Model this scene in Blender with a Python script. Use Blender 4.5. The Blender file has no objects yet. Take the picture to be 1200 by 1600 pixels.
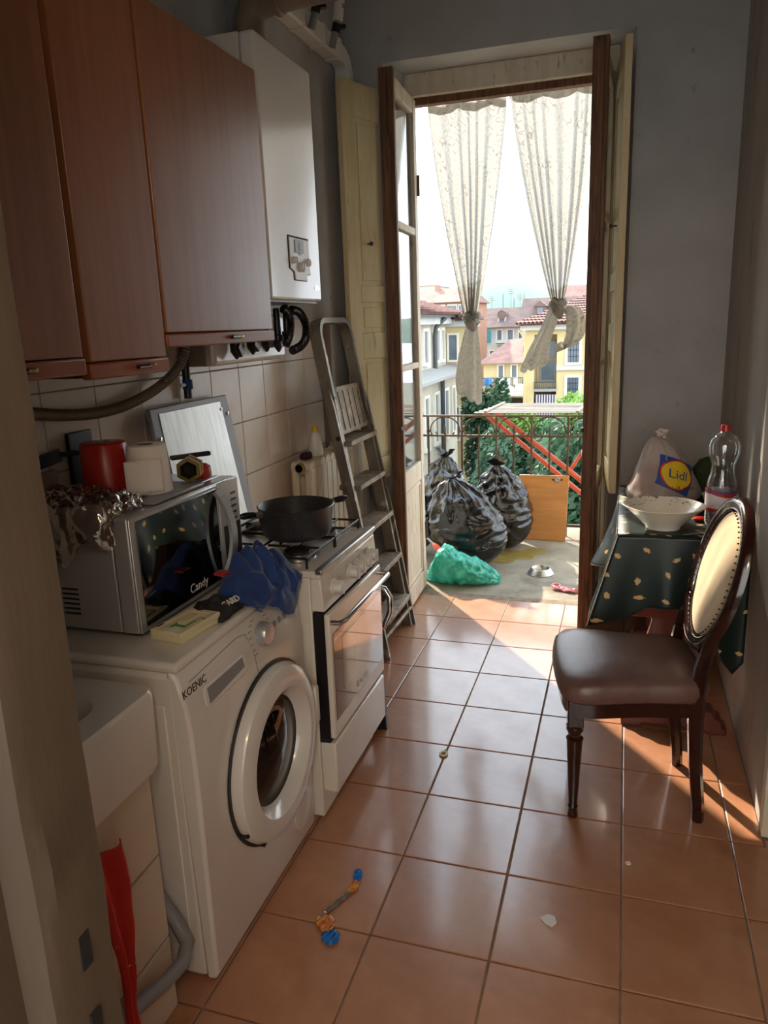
import bpy, bmesh, math, random
from mathutils import Vector, Matrix, noise
random.seed(7)
S = bpy.context.scene
COL = S.collection

# ------------------------------------------------------------------ camera, sky, sun, exposure
cam = bpy.data.cameras.new('camera')
cam.sensor_fit = 'HORIZONTAL'; cam.sensor_width = 36.0; cam.lens = 1169.67 / 1200 * 36
cam.clip_start = 0.02; cam.clip_end = 6000
camo = bpy.data.objects.new('camera', cam); COL.objects.link(camo)
yaw, pitch, roll = 0.313603, 0.243195, -0.037532
fw = Vector((-math.sin(yaw) * math.cos(pitch), math.cos(yaw) * math.cos(pitch), -math.sin(pitch)))
rt = Vector((math.cos(yaw), math.sin(yaw), 0)); up = rt.cross(fw)
r2 = rt * math.cos(roll) + up * math.sin(roll); u2 = -rt * math.sin(roll) + up * math.cos(roll)
mw = Matrix.Identity(4)
for i in range(3):
    mw[i][0], mw[i][1], mw[i][2] = r2[i], u2[i], -fw[i]
mw[2][3] = 1.5
camo.matrix_world = mw
S.camera = camo

W = bpy.data.worlds.new('sky'); S.world = W; W.use_nodes = True
nt = W.node_tree; nt.nodes.clear()
tc = nt.nodes.new('ShaderNodeTexCoord'); sp = nt.nodes.new('ShaderNodeSeparateXYZ')
cr = nt.nodes.new('ShaderNodeValToRGB'); bg = nt.nodes.new('ShaderNodeBackground'); wo = nt.nodes.new('ShaderNodeOutputWorld')
cr.color_ramp.elements[0].position = 0.0; cr.color_ramp.elements[0].color = (0.80, 0.90, 1.0, 1)
cr.color_ramp.elements[1].position = 0.6; cr.color_ramp.elements[1].color = (0.72, 0.86, 1.0, 1)
e = cr.color_ramp.elements.new(0.16); e.color = (0.93, 0.97, 1.0, 1)
nt.links.new(tc.outputs['Generated'], sp.inputs[0]); nt.links.new(sp.outputs['Z'], cr.inputs[0])
nt.links.new(cr.outputs[0], bg.inputs[0]); nt.links.new(bg.outputs[0], wo.inputs[0])
bg.inputs['Strength'].default_value = 2.6

sun = bpy.data.lights.new('sun', 'SUN'); sun.energy = 6.5; sun.color = (1.0, 0.86, 0.66); sun.angle = math.radians(1.0)
suno = bpy.data.objects.new('sun', sun); COL.objects.link(suno)
el = math.radians(33)
sd = Vector((0.594 * math.cos(el), -0.804 * math.cos(el), -math.sin(el)))
suno.rotation_euler = sd.to_track_quat('-Z', 'Y').to_euler(); suno.location = (-6, 9, 8)

vs = S.view_settings
vs.view_transform = 'Standard'; vs.look = 'None'; vs.exposure = 0.8; vs.gamma = 1.0; vs.use_curve_mapping = False
try:
    S.cycles.use_denoising = True; S.cycles.max_bounces = 10; S.cycles.diffuse_bounces = 6
    S.cycles.transparent_max_bounces = 16; S.cycles.sample_clamp_indirect = 6.0
    S.cycles.caustics_reflective = False; S.cycles.caustics_refractive = False
except Exception:
    pass

# ------------------------------------------------------------------ helpers
def lin(h):
    if not isinstance(h, str): return tuple(h)[:3]
    o = []
    for i in (0, 2, 4):
        c = int(h[i:i + 2], 16) / 255
        o.append(c / 12.92 if c <= .04045 else ((c + .055) / 1.055) ** 2.4)
    return tuple(o)

def rgba(h): return (*lin(h), 1.0)

class MB:
    def __init__(s): s.v = []; s.f = []; s.uv = []
    def add(s, vs, fs, uvs=None):
        b = len(s.v); s.v += [tuple(p) for p in vs]; s.f += [tuple(i + b for i in f) for f in fs]
        s.uv += list(uvs) if uvs else [(0, 0)] * len(vs)
        return s
    def box(s, x0, x1, y0, y1, z0, z1):
        return s.add([(x0, y0, z0), (x1, y0, z0), (x1, y1, z0), (x0, y1, z0), (x0, y0, z1), (x1, y0, z1), (x1, y1, z1), (x0, y1, z1)],
                     [(3, 2, 1, 0), (4, 5, 6, 7), (0, 1, 5, 4), (1, 2, 6, 5), (2, 3, 7, 6), (3, 0, 4, 7)])
    def bar(s, a, b, w, h, upv=(0, 0, 1)):
        a = Vector(a); b = Vector(b); d = (b - a).normalized(); u = Vector(upv)
        sd_ = d.cross(u)
        if sd_.length < 1e-4: sd_ = d.cross(Vector((1, 0, 0)))
        sd_.normalize(); u = sd_.cross(d).normalized()
        p = []
        for c in (a, b):
            for i, j in ((-1, -1), (1, -1), (1, 1), (-1, 1)): p.append(c + sd_ * (i * w / 2) + u * (j * h / 2))
        return s.add(p, [(3, 2, 1, 0), (4, 5, 6, 7), (0, 1, 5, 4), (1, 2, 6, 5), (2, 3, 7, 6), (3, 0, 4, 7)])
    def tube(s, pts, r, n=8, closed=False, cap=True, sq=None):
        pts = [Vector(p) for p in pts]; m = len(pts); rr = r if isinstance(r, (list, tuple)) else [r] * m
        vs_ = []; prev = None
        for i, p in enumerate(pts):
            if closed: t = pts[(i + 1) % m] - pts[i - 1]
            else: t = pts[min(i + 1, m - 1)] - pts[max(i - 1, 0)]
            t.normalize()
            if prev is None:
                a = Vector((0, 0, 1)) if abs(t.z) < .9 else Vector((1, 0, 0))
                nrm = t.cross(a).normalized()
            else:
                nrm = (prev - t * prev.dot(t))
                nrm = nrm.normalized() if nrm.length > 1e-6 else prev
            prev = nrm; bn = t.cross(nrm)
            for k in range(n):
                a = 2 * math.pi * (k + .5) / n
                ca, sa = math.cos(a), math.sin(a)
                if sq: ca *= sq[0]; sa *= sq[1]
                vs_.append(p + (nrm * ca + bn * sa) * rr[i])
        fs = []
        for i in range(m if closed else m - 1):
            for k in range(n):
                a, b = i * n, ((i + 1) % m) * n
                fs.append((a + k, a + (k + 1) % n, b + (k + 1) % n, b + k))
        if cap and not closed:
            fs.append(tuple(range(n))[::-1]); fs.append(tuple((m - 1) * n + k for k in range(n)))
        return s.add(vs_, fs)
    def lathe(s, prof, c=(0, 0, 0), n=24, axis='z', sx=1, sy=1, wob=None, cap=True):
        vs_ = []; fs = []
        c = Vector(c)
        for r, h in prof:
            for k in range(n):
                a = 2 * math.pi * k / n; q = r * (wob(a, h) if wob else 1)
                x, y = q * math.cos(a) * sx, q * math.sin(a) * sy
                p = {'z': (x, y, h), 'x': (h, x, y), 'y': (x, h, y)}[axis]
                vs_.append(c + Vector(p))
        m = len(prof)
        for i in range(m - 1):
            for k in range(n):
                fs.append((i * n + k, i * n + (k + 1) % n, (i + 1) * n + (k + 1) % n, (i + 1) * n + k))
        if cap and prof[0][0] > 1e-5: fs.append(tuple(range(n))[::-1])
        if cap and prof[-1][0] > 1e-5: fs.append(tuple((m - 1) * n + k for k in range(n)))
        return s.add(vs_, fs)
    def grid(s, fn, nu, nv, uvf=None, cu=False):
        vs_ = []; uv = []; fs = []
        for j in range(nv + 1):
            for i in range(nu + (0 if cu else 1)):
                u, v = i / nu, j / nv; vs_.append(fn(u, v)); uv.append(uvf(u, v) if uvf else (u, v))
        w = nu + (0 if cu else 1)
        for j in range(nv):
            for i in range(nu):
                i2 = (i + 1) % w
                fs.append((j * w + i, j * w + i2, (j + 1) * w + i2, (j + 1) * w + i))
        return s.add(vs_, fs, uv)
    def prism(s, poly, fn, t0, t1):
        n = len(poly)
        vs_ = [fn(a, b, t0) for a, b in poly] + [fn(a, b, t1) for a, b in poly]
        fs = [tuple(range(n))[::-1], tuple(range(n, 2 * n))] + [(i, (i + 1) % n, n + (i + 1) % n, n + i) for i in range(n)]
        return s.add(vs_, fs)
    def build(s, name, mat, parent=None, bevel=0, seg=2, smooth=True, solid=0, sub=0, closed=True, local=False, merge=False, angle=.7, off=0):
        me = bpy.data.meshes.new(name)
        vv = s.v
        if parent is not None and not local:
            im = WM[parent.name].inverted(); vv = [im @ Vector(p) for p in vv]
        me.from_pydata([tuple(p) for p in vv], [], s.f)
        if any(u != (0, 0) for u in s.uv):
            ul = me.uv_layers.new(name='UVMap')
            for l in me.loops: ul.data[l.index].uv = s.uv[l.vertex_index]
        if closed or merge:
            bm = bmesh.new(); bm.from_mesh(me)
            if merge: bmesh.ops.remove_doubles(bm, verts=bm.verts, dist=1e-5)
            if closed: bmesh.ops.recalc_face_normals(bm, faces=bm.faces)
            bm.to_mesh(me); bm.free()
        if smooth:
            me.polygons.foreach_set('use_smooth', [True] * len(me.polygons))
            me.set_sharp_from_angle(angle=angle)
        me.materials.append(mat)
        o = bpy.data.objects.new(name, me); COL.objects.link(o)
        if parent is not None:
            o.parent = parent; WM[o.name] = WM[parent.name]
        else: WM[o.name] = Matrix.Identity(4)
        if solid:
            m = o.modifiers.new('thick', 'SOLIDIFY'); m.thickness = solid; m.offset = off
        if bevel:
            m = o.modifiers.new('bevel', 'BEVEL'); m.width = bevel; m.segments = seg; m.limit_method = 'ANGLE'; m.angle_limit = .6
            m.harden_normals = False
        if sub:
            m = o.modifiers.new('sub', 'SUBSURF'); m.levels = sub; m.render_levels = sub
        return o
WM = {}

def thing(name, label, cat, loc=(0, 0, 0), rz=0, group=None, rot=None):
    o = bpy.data.objects.new(name, None); COL.objects.link(o)
    o.empty_display_size = .05
    M_ = Matrix.Translation(loc) @ (rot if rot else Matrix.Rotation(rz, 4, 'Z'))
    o.matrix_world = M_; WM[o.name] = M_
    o['label'] = label; o['category'] = cat
    if group: o['group'] = group
    return o
def tag(o, label, cat, group=None, kind=None):
    o['label'] = label; o['category'] = cat
    if group: o['group'] = group
    if kind: o['kind'] = kind
    return o
def struct(o, label=None, cat=None):
    o['kind'] = 'structure'
    if label: o['label'] = label
    if cat: o['category'] = cat
    return o
def box(name, mat, parent, *b, **k): return MB().box(*b).build(name, mat, parent, **k)
def N3(p, s=1.0, k=0): return noise.noise(Vector((p[0] * s + k * 7.3, p[1] * s + k * 3.1, p[2] * s)))

def text_mb(body, size, M_, ext=.0006):
    cu = bpy.data.curves.new('t', 'FONT'); cu.body = body; cu.size = size; cu.extrude = ext; cu.resolution_u = 3
    cu.align_x = 'CENTER'; cu.align_y = 'CENTER'
    o = bpy.data.objects.new('t', cu); COL.objects.link(o)
    dg = bpy.context.evaluated_depsgraph_get(); dg.update()
    me = bpy.data.meshes.new_from_object(o.evaluated_get(dg))
    mb = MB().add([M_ @ v.co for v in me.vertices], [tuple(p.vertices) for p in me.polygons])
    bpy.data.objects.remove(o); bpy.data.curves.remove(cu); bpy.data.meshes.remove(me)
    return mb
def frame_m(o, x, y):
    x = Vector(x).normalized(); y = Vector(y).normalized(); z = x.cross(y).normalized(); y = z.cross(x)
    return Matrix(((x.x, y.x, z.x, o[0]), (x.y, y.y, z.y, o[1]), (x.z, y.z, z.z, o[2]), (0, 0, 0, 1)))

# ------------------------------------------------------------------ materials
def M(name, c, c2=None, rough=.5, metal=0, scale=6, stretch=(1, 1, 1), con=(.35, .65), bump=0, bscale=40, bstretch=None, spec=.5, coat=0, crough=.1,
      rand=0, dirt=None, emit=None, sheen=0, uv=False, rvar=0, trans=0, detail=5):
    m = bpy.data.materials.new(name); m.use_nodes = True; t = m.node_tree; n = t.nodes; L = t.links
    b = n['Principled BSDF']
    b.inputs['Roughness'].default_value = rough; b.inputs['Metallic'].default_value = metal
    b.inputs['Specular IOR Level'].default_value = spec; b.inputs['Coat Weight'].default_value = coat; b.inputs['Coat Roughness'].default_value = crough
    b.inputs['Transmission Weight'].default_value = trans
    if sheen: b.inputs['Sheen Weight'].default_value = sheen
    b.inputs['Base Color'].default_value = rgba(c)
    tc_ = n.new('ShaderNodeTexCoord'); src = tc_.outputs['UV' if uv else 'Object']
    out = None
    def mapped(st):
        mp = n.new('ShaderNodeMapping'); mp.inputs['Scale'].default_value = st; L.new(src, mp.inputs[0]); return mp.outputs[0]
    def nz(sc, st, de=detail):
        x = n.new('ShaderNodeTexNoise'); x.inputs['Scale'].default_value = sc; x.inputs['Detail'].default_value = de
        x.inputs['Roughness'].default_value = .6; L.new(mapped(st), x.inputs['Vector']); return x.outputs[0]
    if c2 is not None:
        mr = n.new('ShaderNodeMapRange'); mr.inputs[1].default_value, mr.inputs[2].default_value = con; L.new(nz(scale, stretch), mr.inputs[0])
        mx = n.new('ShaderNodeMix'); mx.data_type = 'RGBA'; L.new(mr.outputs[0], mx.inputs[0])
        mx.inputs[6].default_value = rgba(c); mx.inputs[7].default_value = rgba(c2); out = mx.outputs[2]
    if dirt:
        dc, ds, d0, d1, amt = dirt[:5]
        mr = n.new('ShaderNodeMapRange'); mr.inputs[1].default_value, mr.inputs[2].default_value = d0, d1
        mr.inputs[4].default_value = amt; L.new(nz(ds, dirt[5] if len(dirt) > 5 else (1, 1, 1), 8), mr.inputs[0])
        mx = n.new('ShaderNodeMix'); mx.data_type = 'RGBA'; L.new(mr.outputs[0], mx.inputs[0])
        if out: L.new(out, mx.inputs[6])
        else: mx.inputs[6].default_value = rgba(c)
        mx.inputs[7].default_value = rgba(dc); out = mx.outputs[2]
    if rand:
        oi = n.new('ShaderNodeObjectInfo'); mr = n.new('ShaderNodeMapRange'); mr.inputs[3].default_value = 1 - rand; mr.inputs[4].default_value = 1 + rand
        L.new(oi.outputs['Random'], mr.inputs[0]); hs = n.new('ShaderNodeHueSaturation'); L.new(mr.outputs[0], hs.inputs['Value'])
        if out: L.new(out, hs.inputs['Color'])
        else: hs.inputs['Color'].default_value = rgba(c)
        out = hs.outputs[0]
    if out: L.new(out, b.inputs['Base Color'])
    if rvar:
        mr = n.new('ShaderNodeMapRange'); mr.inputs[1].default_value, mr.inputs[2].default_value = .3, .7
        mr.inputs[3].default_value = max(rough - rvar, .02); mr.inputs[4].default_value = rough + rvar
        L.new(nz(9, (1, 1, 1)), mr.inputs[0]); L.new(mr.outputs[0], b.inputs['Roughness'])
    if bump:
        bp = n.new('ShaderNodeBump'); bp.inputs['Strength'].default_value = bump; bp.inputs['Distance'].default_value = .01
        L.new(nz(bscale, bstretch or stretch), bp.inputs['Height']); L.new(bp.outputs[0], b.inputs['Normal'])
    if emit:
        b.inputs['Emission Color'].default_value = rgba(emit[0]); b.inputs['Emission Strength'].default_value = emit[1]
    return m

def glass_mat(name, tint=(.95, .97, .97), gl=.05, rough=.02, dirt=.0):
    m = bpy.data.materials.new(name); m.use_nodes = True; t = m.node_tree; n = t.nodes; L = t.links; n.clear()
    o = n.new('ShaderNodeOutputMaterial'); tr = n.new('ShaderNodeBsdfTransparent'); g = n.new('ShaderNodeBsdfGlossy'); mx = n.new('ShaderNodeMixShader')
    lw = n.new('ShaderNodeLayerWeight'); lw.inputs[0].default_value = .35; mr = n.new('ShaderNodeMapRange')
    mr.inputs[3].default_value = gl; mr.inputs[4].default_value = .75
    L.new(lw.outputs['Fresnel'], mr.inputs[0]); L.new(mr.outputs[0], mx.inputs[0])
    tr.inputs[0].default_value = (*tint, 1); g.inputs['Roughness'].default_value = rough
    L.new(tr.outputs[0], mx.inputs[1]); L.new(g.outputs[0], mx.inputs[2]); last = mx
    if dirt:
        d = n.new('ShaderNodeBsdfDiffuse'); d.inputs[0].default_value = (.75, .72, .65, 1); m2 = n.new('ShaderNodeMixShader')
        tx = n.new('ShaderNodeTexCoord'); nz = n.new('ShaderNodeTexNoise'); nz.inputs['Scale'].default_value = 6; L.new(tx.outputs['Object'], nz.inputs[0])
        m3 = n.new('ShaderNodeMapRange'); m3.inputs[1].default_value = .35; m3.inputs[2].default_value = .75; m3.inputs[4].default_value = dirt
        L.new(nz.outputs[0], m3.inputs[0]); L.new(m3.outputs[0], m2.inputs[0]); L.new(mx.outputs[0], m2.inputs[1]); L.new(d.outputs[0], m2.inputs[2]); last = m2
    L.new(last.outputs[0], o.inputs[0]); return m

def film_mat(name, c, c2, opacity, transl=.5, rough=.35, scale=12, uv=False, bump=.3, pattern=None):
    """thin cloth or plastic: part see-through, part letting light through"""
    m = bpy.data.materials.new(name); m.use_nodes = True; t = m.node_tree; n = t.nodes; L = t.links; n.clear()
    o = n.new('ShaderNodeOutputMaterial'); tr = n.new('ShaderNodeBsdfTransparent'); d = n.new('ShaderNodeBsdfPrincipled'); tl = n.new('ShaderNodeBsdfTranslucent')
    m1 = n.new('ShaderNodeMixShader'); m2 = n.new('ShaderNodeMixShader'); tx = n.new('ShaderNodeTexCoord'); src = tx.outputs['UV' if uv else 'Object']
    nz = n.new('ShaderNodeTexNoise'); nz.inputs['Scale'].default_value = scale; nz.inputs['Detail'].default_value = 6; L.new(src, nz.inputs['Vector'])
    mr = n.new('ShaderNodeMapRange'); mr.inputs[1].default_value = .38; mr.inputs[2].default_value = .62; L.new(nz.outputs[0], mr.inputs[0])
    cm = n.new('ShaderNodeMix'); cm.data_type = 'RGBA'; cm.inputs[6].default_value = rgba(c); cm.inputs[7].default_value = rgba(c2); L.new(mr.outputs[0], cm.inputs[0])
    col = cm.outputs[2]
    if pattern:
        pc, ps = pattern
        w = n.new('ShaderNodeTexNoise'); w.inputs['Scale'].default_value = ps; w.inputs['Detail'].default_value = 2; L.new(src, w.inputs['Vector'])
        ml = n.new('ShaderNodeMath'); ml.operation = 'MULTIPLY'; ml.inputs[1].default_value = 9; L.new(w.outputs[0], ml.inputs[0])
        fr = n.new('ShaderNodeMath'); fr.operation = 'PINGPONG'; fr.inputs[1].default_value = .5; L.new(ml.outputs[0], fr.inputs[0])
        lt = n.new('ShaderNodeMapRange'); lt.inputs[1].default_value = .04; lt.inputs[2].default_value = .10; lt.inputs[3].default_value = .75; lt.inputs[4].default_value = 0; L.new(fr.outputs[0], lt.inputs[0])
        big = n.new('ShaderNodeTexNoise'); big.inputs['Scale'].default_value = ps * .45; L.new(src, big.inputs['Vector'])
        bm_ = n.new('ShaderNodeMapRange'); bm_.inputs[1].default_value = .45; bm_.inputs[2].default_value = .55; L.new(big.outputs[0], bm_.inputs[0])
        mu = n.new('ShaderNodeMath'); mu.operation = 'MULTIPLY'; L.new(lt.outputs[0], mu.inputs[0]); L.new(bm_.outputs[0], mu.inputs[1])
        c3 = n.new('ShaderNodeMix'); c3.data_type = 'RGBA'; L.new(mu.outputs[0], c3.inputs[0]); L.new(col, c3.inputs[6]); c3.inputs[7].default_value = rgba(pc); col = c3.outputs[2]
    L.new(col, d.inputs['Base Color']); L.new(col, tl.inputs[0]); d.inputs['Roughness'].default_value = rough
    if bump:
        bp = n.new('ShaderNodeBump'); bp.inputs['Strength'].default_value = bump; bp.inputs['Distance'].default_value = .01; L.new(nz.outputs[0], bp.inputs['Height'])
        L.new(bp.outputs[0], d.inputs['Normal'])
    m1.inputs[0].default_value = transl; L.new(d.outputs[0], m1.inputs[1]); L.new(tl.outputs[0], m1.inputs[2])
    m2.inputs[0].default_value = opacity; L.new(tr.outputs[0], m2.inputs[1]); L.new(m1.outputs[0], m2.inputs[2]); L.new(m2.outputs[0], o.inputs[0])
    return m

def leaf_cloth(name, uvs=1.0):
    """dark green cloth printed with scattered ochre leaves (flat print, UV in metres)"""
    m = bpy.data.materials.new(name); m.use_nodes = True; t = m.node_tree; n = t.nodes; L = t.links; b = n['Principled BSDF']
    tx = n.new('ShaderNodeTexCoord')
    v = n.new('ShaderNodeTexVoronoi'); v.voronoi_dimensions = '2D'; v.inputs['Scale'].default_value = 12; v.inputs['Randomness'].default_value = .42
    L.new(tx.outputs['UV'], v.inputs['Vector'])
    sb = n.new('ShaderNodeVectorMath'); sb.operation = 'SUBTRACT'; L.new(tx.outputs['UV'], sb.inputs[0]); L.new(v.outputs['Position'], sb.inputs[1])
    sc = n.new('ShaderNodeSeparateColor'); L.new(v.outputs['Color'], sc.inputs[0])
    an = n.new('ShaderNodeMath'); an.operation = 'MULTIPLY'; an.inputs[1].default_value = 6.28; L.new(sc.outputs[0], an.inputs[0])
    vr = n.new('ShaderNodeVectorRotate'); vr.rotation_type = 'Z_AXIS'; L.new(sb.outputs[0], vr.inputs['Vector']); L.new(an.outputs[0], vr.inputs['Angle'])
    ml = n.new('ShaderNodeVectorMath'); ml.operation = 'MULTIPLY'; ml.inputs[1].default_value = (1, 1.75, 0); L.new(vr.outputs[0], ml.inputs[0])
    ln = n.new('ShaderNodeVectorMath'); ln.operation = 'LENGTH'; L.new(ml.outputs[0], ln.inputs[0])
    nz = n.new('ShaderNodeTexNoise'); nz.inputs['Scale'].default_value = 170; L.new(tx.outputs['UV'], nz.inputs['Vector'])
    n2 = n.new('ShaderNodeMath'); n2.operation = 'MULTIPLY_ADD'; n2.inputs[1].default_value = .022; n2.inputs[2].default_value = -.011; L.new(nz.outputs[0], n2.inputs[0])
    ad = n.new('ShaderNodeMath'); ad.operation = 'ADD'; L.new(ln.outputs['Value'], ad.inputs[0]); L.new(n2.outputs[0], ad.inputs[1])
    lt = n.new('ShaderNodeMath'); lt.operation = 'LESS_THAN'; lt.inputs[1].default_value = .0125; L.new(ad.outputs[0], lt.inputs[0])
    bgn = n.new('ShaderNodeTexNoise'); bgn.inputs['Scale'].default_value = 9; L.new(tx.outputs['UV'], bgn.inputs['Vector'])
    c0 = n.new('ShaderNodeMix'); c0.data_type = 'RGBA'; c0.inputs[6].default_value = rgba('0a1816'); c0.inputs[7].default_value = rgba('112521'); L.new(bgn.outputs[0], c0.inputs[0])
    c1 = n.new('ShaderNodeMix'); c1.data_type = 'RGBA'; L.new(lt.outputs[0], c1.inputs[0]); L.new(c0.outputs[2], c1.inputs[6]); c1.inputs[7].default_value = rgba('c9a468')
    L.new(c1.outputs[2], b.inputs['Base Color']); b.inputs['Roughness'].default_value = .42; b.inputs['Specular IOR Level'].default_value = .45
    return m

m_floor = M('terracotta_tile', 'a06a48', 'b48060', rough=.42, scale=7, con=(.3, .7), rand=.07, dirt=('6f4530', 3.2, .5, .72, .6), bump=.05, bscale=55, coat=1.0, crough=.13, rvar=.1, spec=.5)
m_grout = M('floor_grout', '6b5a4c', '8a7a6a', rough=.9, scale=20)
m_wtile = M('wall_tile', 'd5c8ba', 'cbbcac', rough=.25, scale=5, rand=.03, dirt=('b49c84', 6, .55, .75, .4))
m_wgrout = M('wall_grout', '7c6654', rough=.9)
m_plaster = M('grey_plaster', 'b2b2b2', 'a5a4a4', rough=.85, scale=3, dirt=('77706c', 14, .64, .72, .5), bump=.06, bscale=30)
m_plasterR = M('worn_plaster', 'b5b0aa', 'a39c95', rough=.8, scale=4, stretch=(1, 1, .25), dirt=('766557', 9, .58, .7, .5, (1, 1, .3)), bump=.1, bscale=22)
m_ceiling = M('ceiling_paint', 'bdbdba', rough=.9)
m_wood = M('cabinet_mahogany', '82502e', '946240', rough=.34, scale=3.5, stretch=(9, 9, .45), con=(.3, .7), dirt=('7a3c1e', 5, .5, .7, .45, (7, 7, .5)), bump=.05, bscale=30, bstretch=(8, 8, 1), coat=.45, crough=.28)
m_wood_edge = M('cabinet_edge', '83431f', '95522c', rough=.35, scale=4, stretch=(6, 1, 1))
m_dark = M('black_plastic', '17161a', rough=.35)
m_darkm = M('dark_gap', '1a1614', rough=.8)
m_enamel = M('white_enamel', 'ddd8d2', 'd6d0c9', rough=.2, scale=3, coat=.4, crough=.08)
m_enamel2 = M('stove_enamel', 'e2dbd0', 'd8cfc2', rough=.25, scale=4, dirt=('a88d72', 8, .62, .75, .5), coat=.3)
m_plast_w = M('white_plastic', 'd9d6d2', rough=.35)
m_plast_g = M('grey_plastic', '85858a', rough=.4)
m_silver = M('silver_plastic', 'b9b9bb', rough=.28, metal=.55)
m_chrome = M('chrome', 'd8d8d8', rough=.15, metal=1.0)
m_steel = M('brushed_steel', 'b9b7b2', 'a8a6a2', rough=.36, metal=1.0, scale=8, stretch=(1, 8, 1))
m_cream = M('old_cream_paint', 'd8c8a2', 'cdb98e', rough=.6, scale=5, stretch=(3, 3, .6), dirt=('8d7650', 12, .6, .7, .6, (3, 3, .5)), bump=.12, bscale=30, bstretch=(4, 4, .6))
m_offw = M('chipped_white_paint', 'd9d0bf', 'c8bda8', rough=.6, scale=6, stretch=(3, 3, .6), dirt=('6e5238', 16, .6, .68, .8, (2.5, 2.5, .5)), bump=.15, bscale=30)
m_brownw = M('weathered_brown_wood', '5a3a26', '7a5234', rough=.6, scale=8, stretch=(8, 8, .5), dirt=('2a1a12', 9, .52, .66, .8, (6, 6, .7)), bump=.25, bscale=26, bstretch=(6, 6, .6))
m_glass = glass_mat('window_glass', gl=.06, dirt=.10)
m_port = M('porthole_glass', '0b0c0e', rough=.05, spec=.5)
m_mirror = M('dark_glass', '060708', rough=.03, spec=1.0, coat=1.0, crough=.02)
m_ovengl = M('oven_glass', '5d4a44', '6b564e', rough=.06, scale=2, spec=.9, coat=1.0, crough=.03)
m_ovenin = M('oven_window', '8d7a68', rough=.05, spec=1.0, coat=1.0, crough=.02)
m_lace = film_mat('lace_curtain', 'b2b0aa', 'a4a096', .95, transl=.5, rough=.8, scale=60, uv=True, bump=.1, pattern=('6e675a', 9))
m_alum = M('worn_aluminium', '8b8377', '6f675c', rough=.45, metal=.75, scale=9, stretch=(2, 2, .5), dirt=('d8cfc0', 13, .6, .68, .7), bump=.1, bscale=40)
m_tread = M('scuffed_tread', 'a79a86', '756a5a', rough=.6, metal=.3, scale=14, dirt=('4a3d30', 18, .55, .65, .8))
m_rad = M('radiator_paint', 'ddd3bf', 'd2c7b2', rough=.4, scale=5, dirt=('9b8a70', 8, .6, .75, .5))
m_concrete = M('balcony_concrete', '98907f', '7f7769', rough=.9, scale=5, dirt=('5b5246', 3.2, .52, .68, .7), bump=.3, bscale=35)
m_iron = M('rusty_iron', '453e38', '5f4e42', rough=.7, metal=.4, scale=18)
m_bag = M('black_plastic_film', '0c0c0e', '131316', rough=.22, scale=5, spec=.6, bump=.12, bscale=18, bstretch=(1, 1, 2.2))
m_greenb = film_mat('green_plastic_film', '2fae9c', '5fd0bc', .9, transl=.35, rough=.25, scale=16, bump=.5)
m_board = M('orange_board', 'b58048', 'a36f3c', rough=.4, scale=3, stretch=(1, 1, 10), coat=.2)
m_redtube = M('red_tube', 'c0503c', 'd0654e', rough=.4, scale=9)
m_mahog = M('chair_mahogany', '200b09', '2e110d', rough=.16, scale=6, stretch=(1, 1, .3), coat=.7, crough=.06)
m_redw = M('table_redwood', '6b2c1a', '542012', rough=.35, scale=6, coat=.2)
m_leather = M('brown_leather', '5d423c', '6d524c', rough=.34, scale=14, bump=.1, bscale=160, spec=.6)
m_beige = M('beige_velvet', 'cdb48c', 'bfa57b', rough=.85, scale=10, sheen=.4, bump=.05, bscale=30)
m_cloth = leaf_cloth('leaf_tablecloth')
m_blue = M('blue_cotton', '1f3f7d', '17336a', rough=.85, scale=7, sheen=.2, bump=.15, bscale=25)
m_blackc = M('black_cotton', '1b191c', '2a2324', rough=.8, scale=9)
m_pot = M('speckled_nonstick', '2e2e31', '3d3d40', rough=.38, scale=160, con=(.45, .6), spec=.5)
m_iron_c = M('cast_grate', '1b1a1a', rough=.45)
m_fillcloth = film_mat('fill_cloth', 'f8e2bc', 'f2d8ac', .55, transl=.75, rough=.9, scale=30, bump=.1)
m_china = M('white_china', 'e2dccf', rough=.18, dirt=('8a5a22', 26, .60, .64, .9), coat=.3)
m_chinao = M('china_outer', 'e0dacd', rough=.18, coat=.3)
m_redp = M('red_plastic', 'b02a22', 'a02520', rough=.3, scale=6)
m_paper = M('white_paper', 'd9d2cd', rough=.85)
m_brass = M('brass', 'b9a06a', 'a58a52', rough=.25, metal=1.0, scale=20)
m_foil = M('crumpled_foil', '7a4526', 'a89888', rough=.14, metal=.6, scale=9, con=(.42, .6), bump=.9, bscale=26, spec=.9)
m_cling = glass_mat('cling_film', tint=(.86, .82, .78), gl=.20, rough=.10)
m_foil2 = M('clear_cling_film', 'a8a29c', rough=.12, metal=.6, bump=.5, bscale=26)
m_bread = M('browned_food', '6a3416', '8a4a20', rough=.5, scale=16, bump=.4, bscale=30)
m_ivory = M('ivory_plastic', 'd9cda9', rough=.4)
m_green = M('green_board', '3f9a4a', rough=.5)
m_hose = M('olive_hose', '7d7059', '6a5f4a', rough=.45, scale=10)
m_pipe = M('old_flue_paint', '8d7c6a', '75665a', rough=.6, scale=7, dirt=('5a4b40', 8, .55, .7, .6))
m_sinkw = M('sink_ceramic', 'd8d0c8', rough=.2, coat=.3, dirt=('a08f80', 7, .62, .75, .4))
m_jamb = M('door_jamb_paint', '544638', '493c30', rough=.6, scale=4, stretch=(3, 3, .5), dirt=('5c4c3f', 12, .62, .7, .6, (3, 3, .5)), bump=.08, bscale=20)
m_redcl = M('red_cloth', 'c22a1e', 'b02318', rough=.7, scale=9, dirt=('d6b05a', 40, .66, .69, .9))

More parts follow.
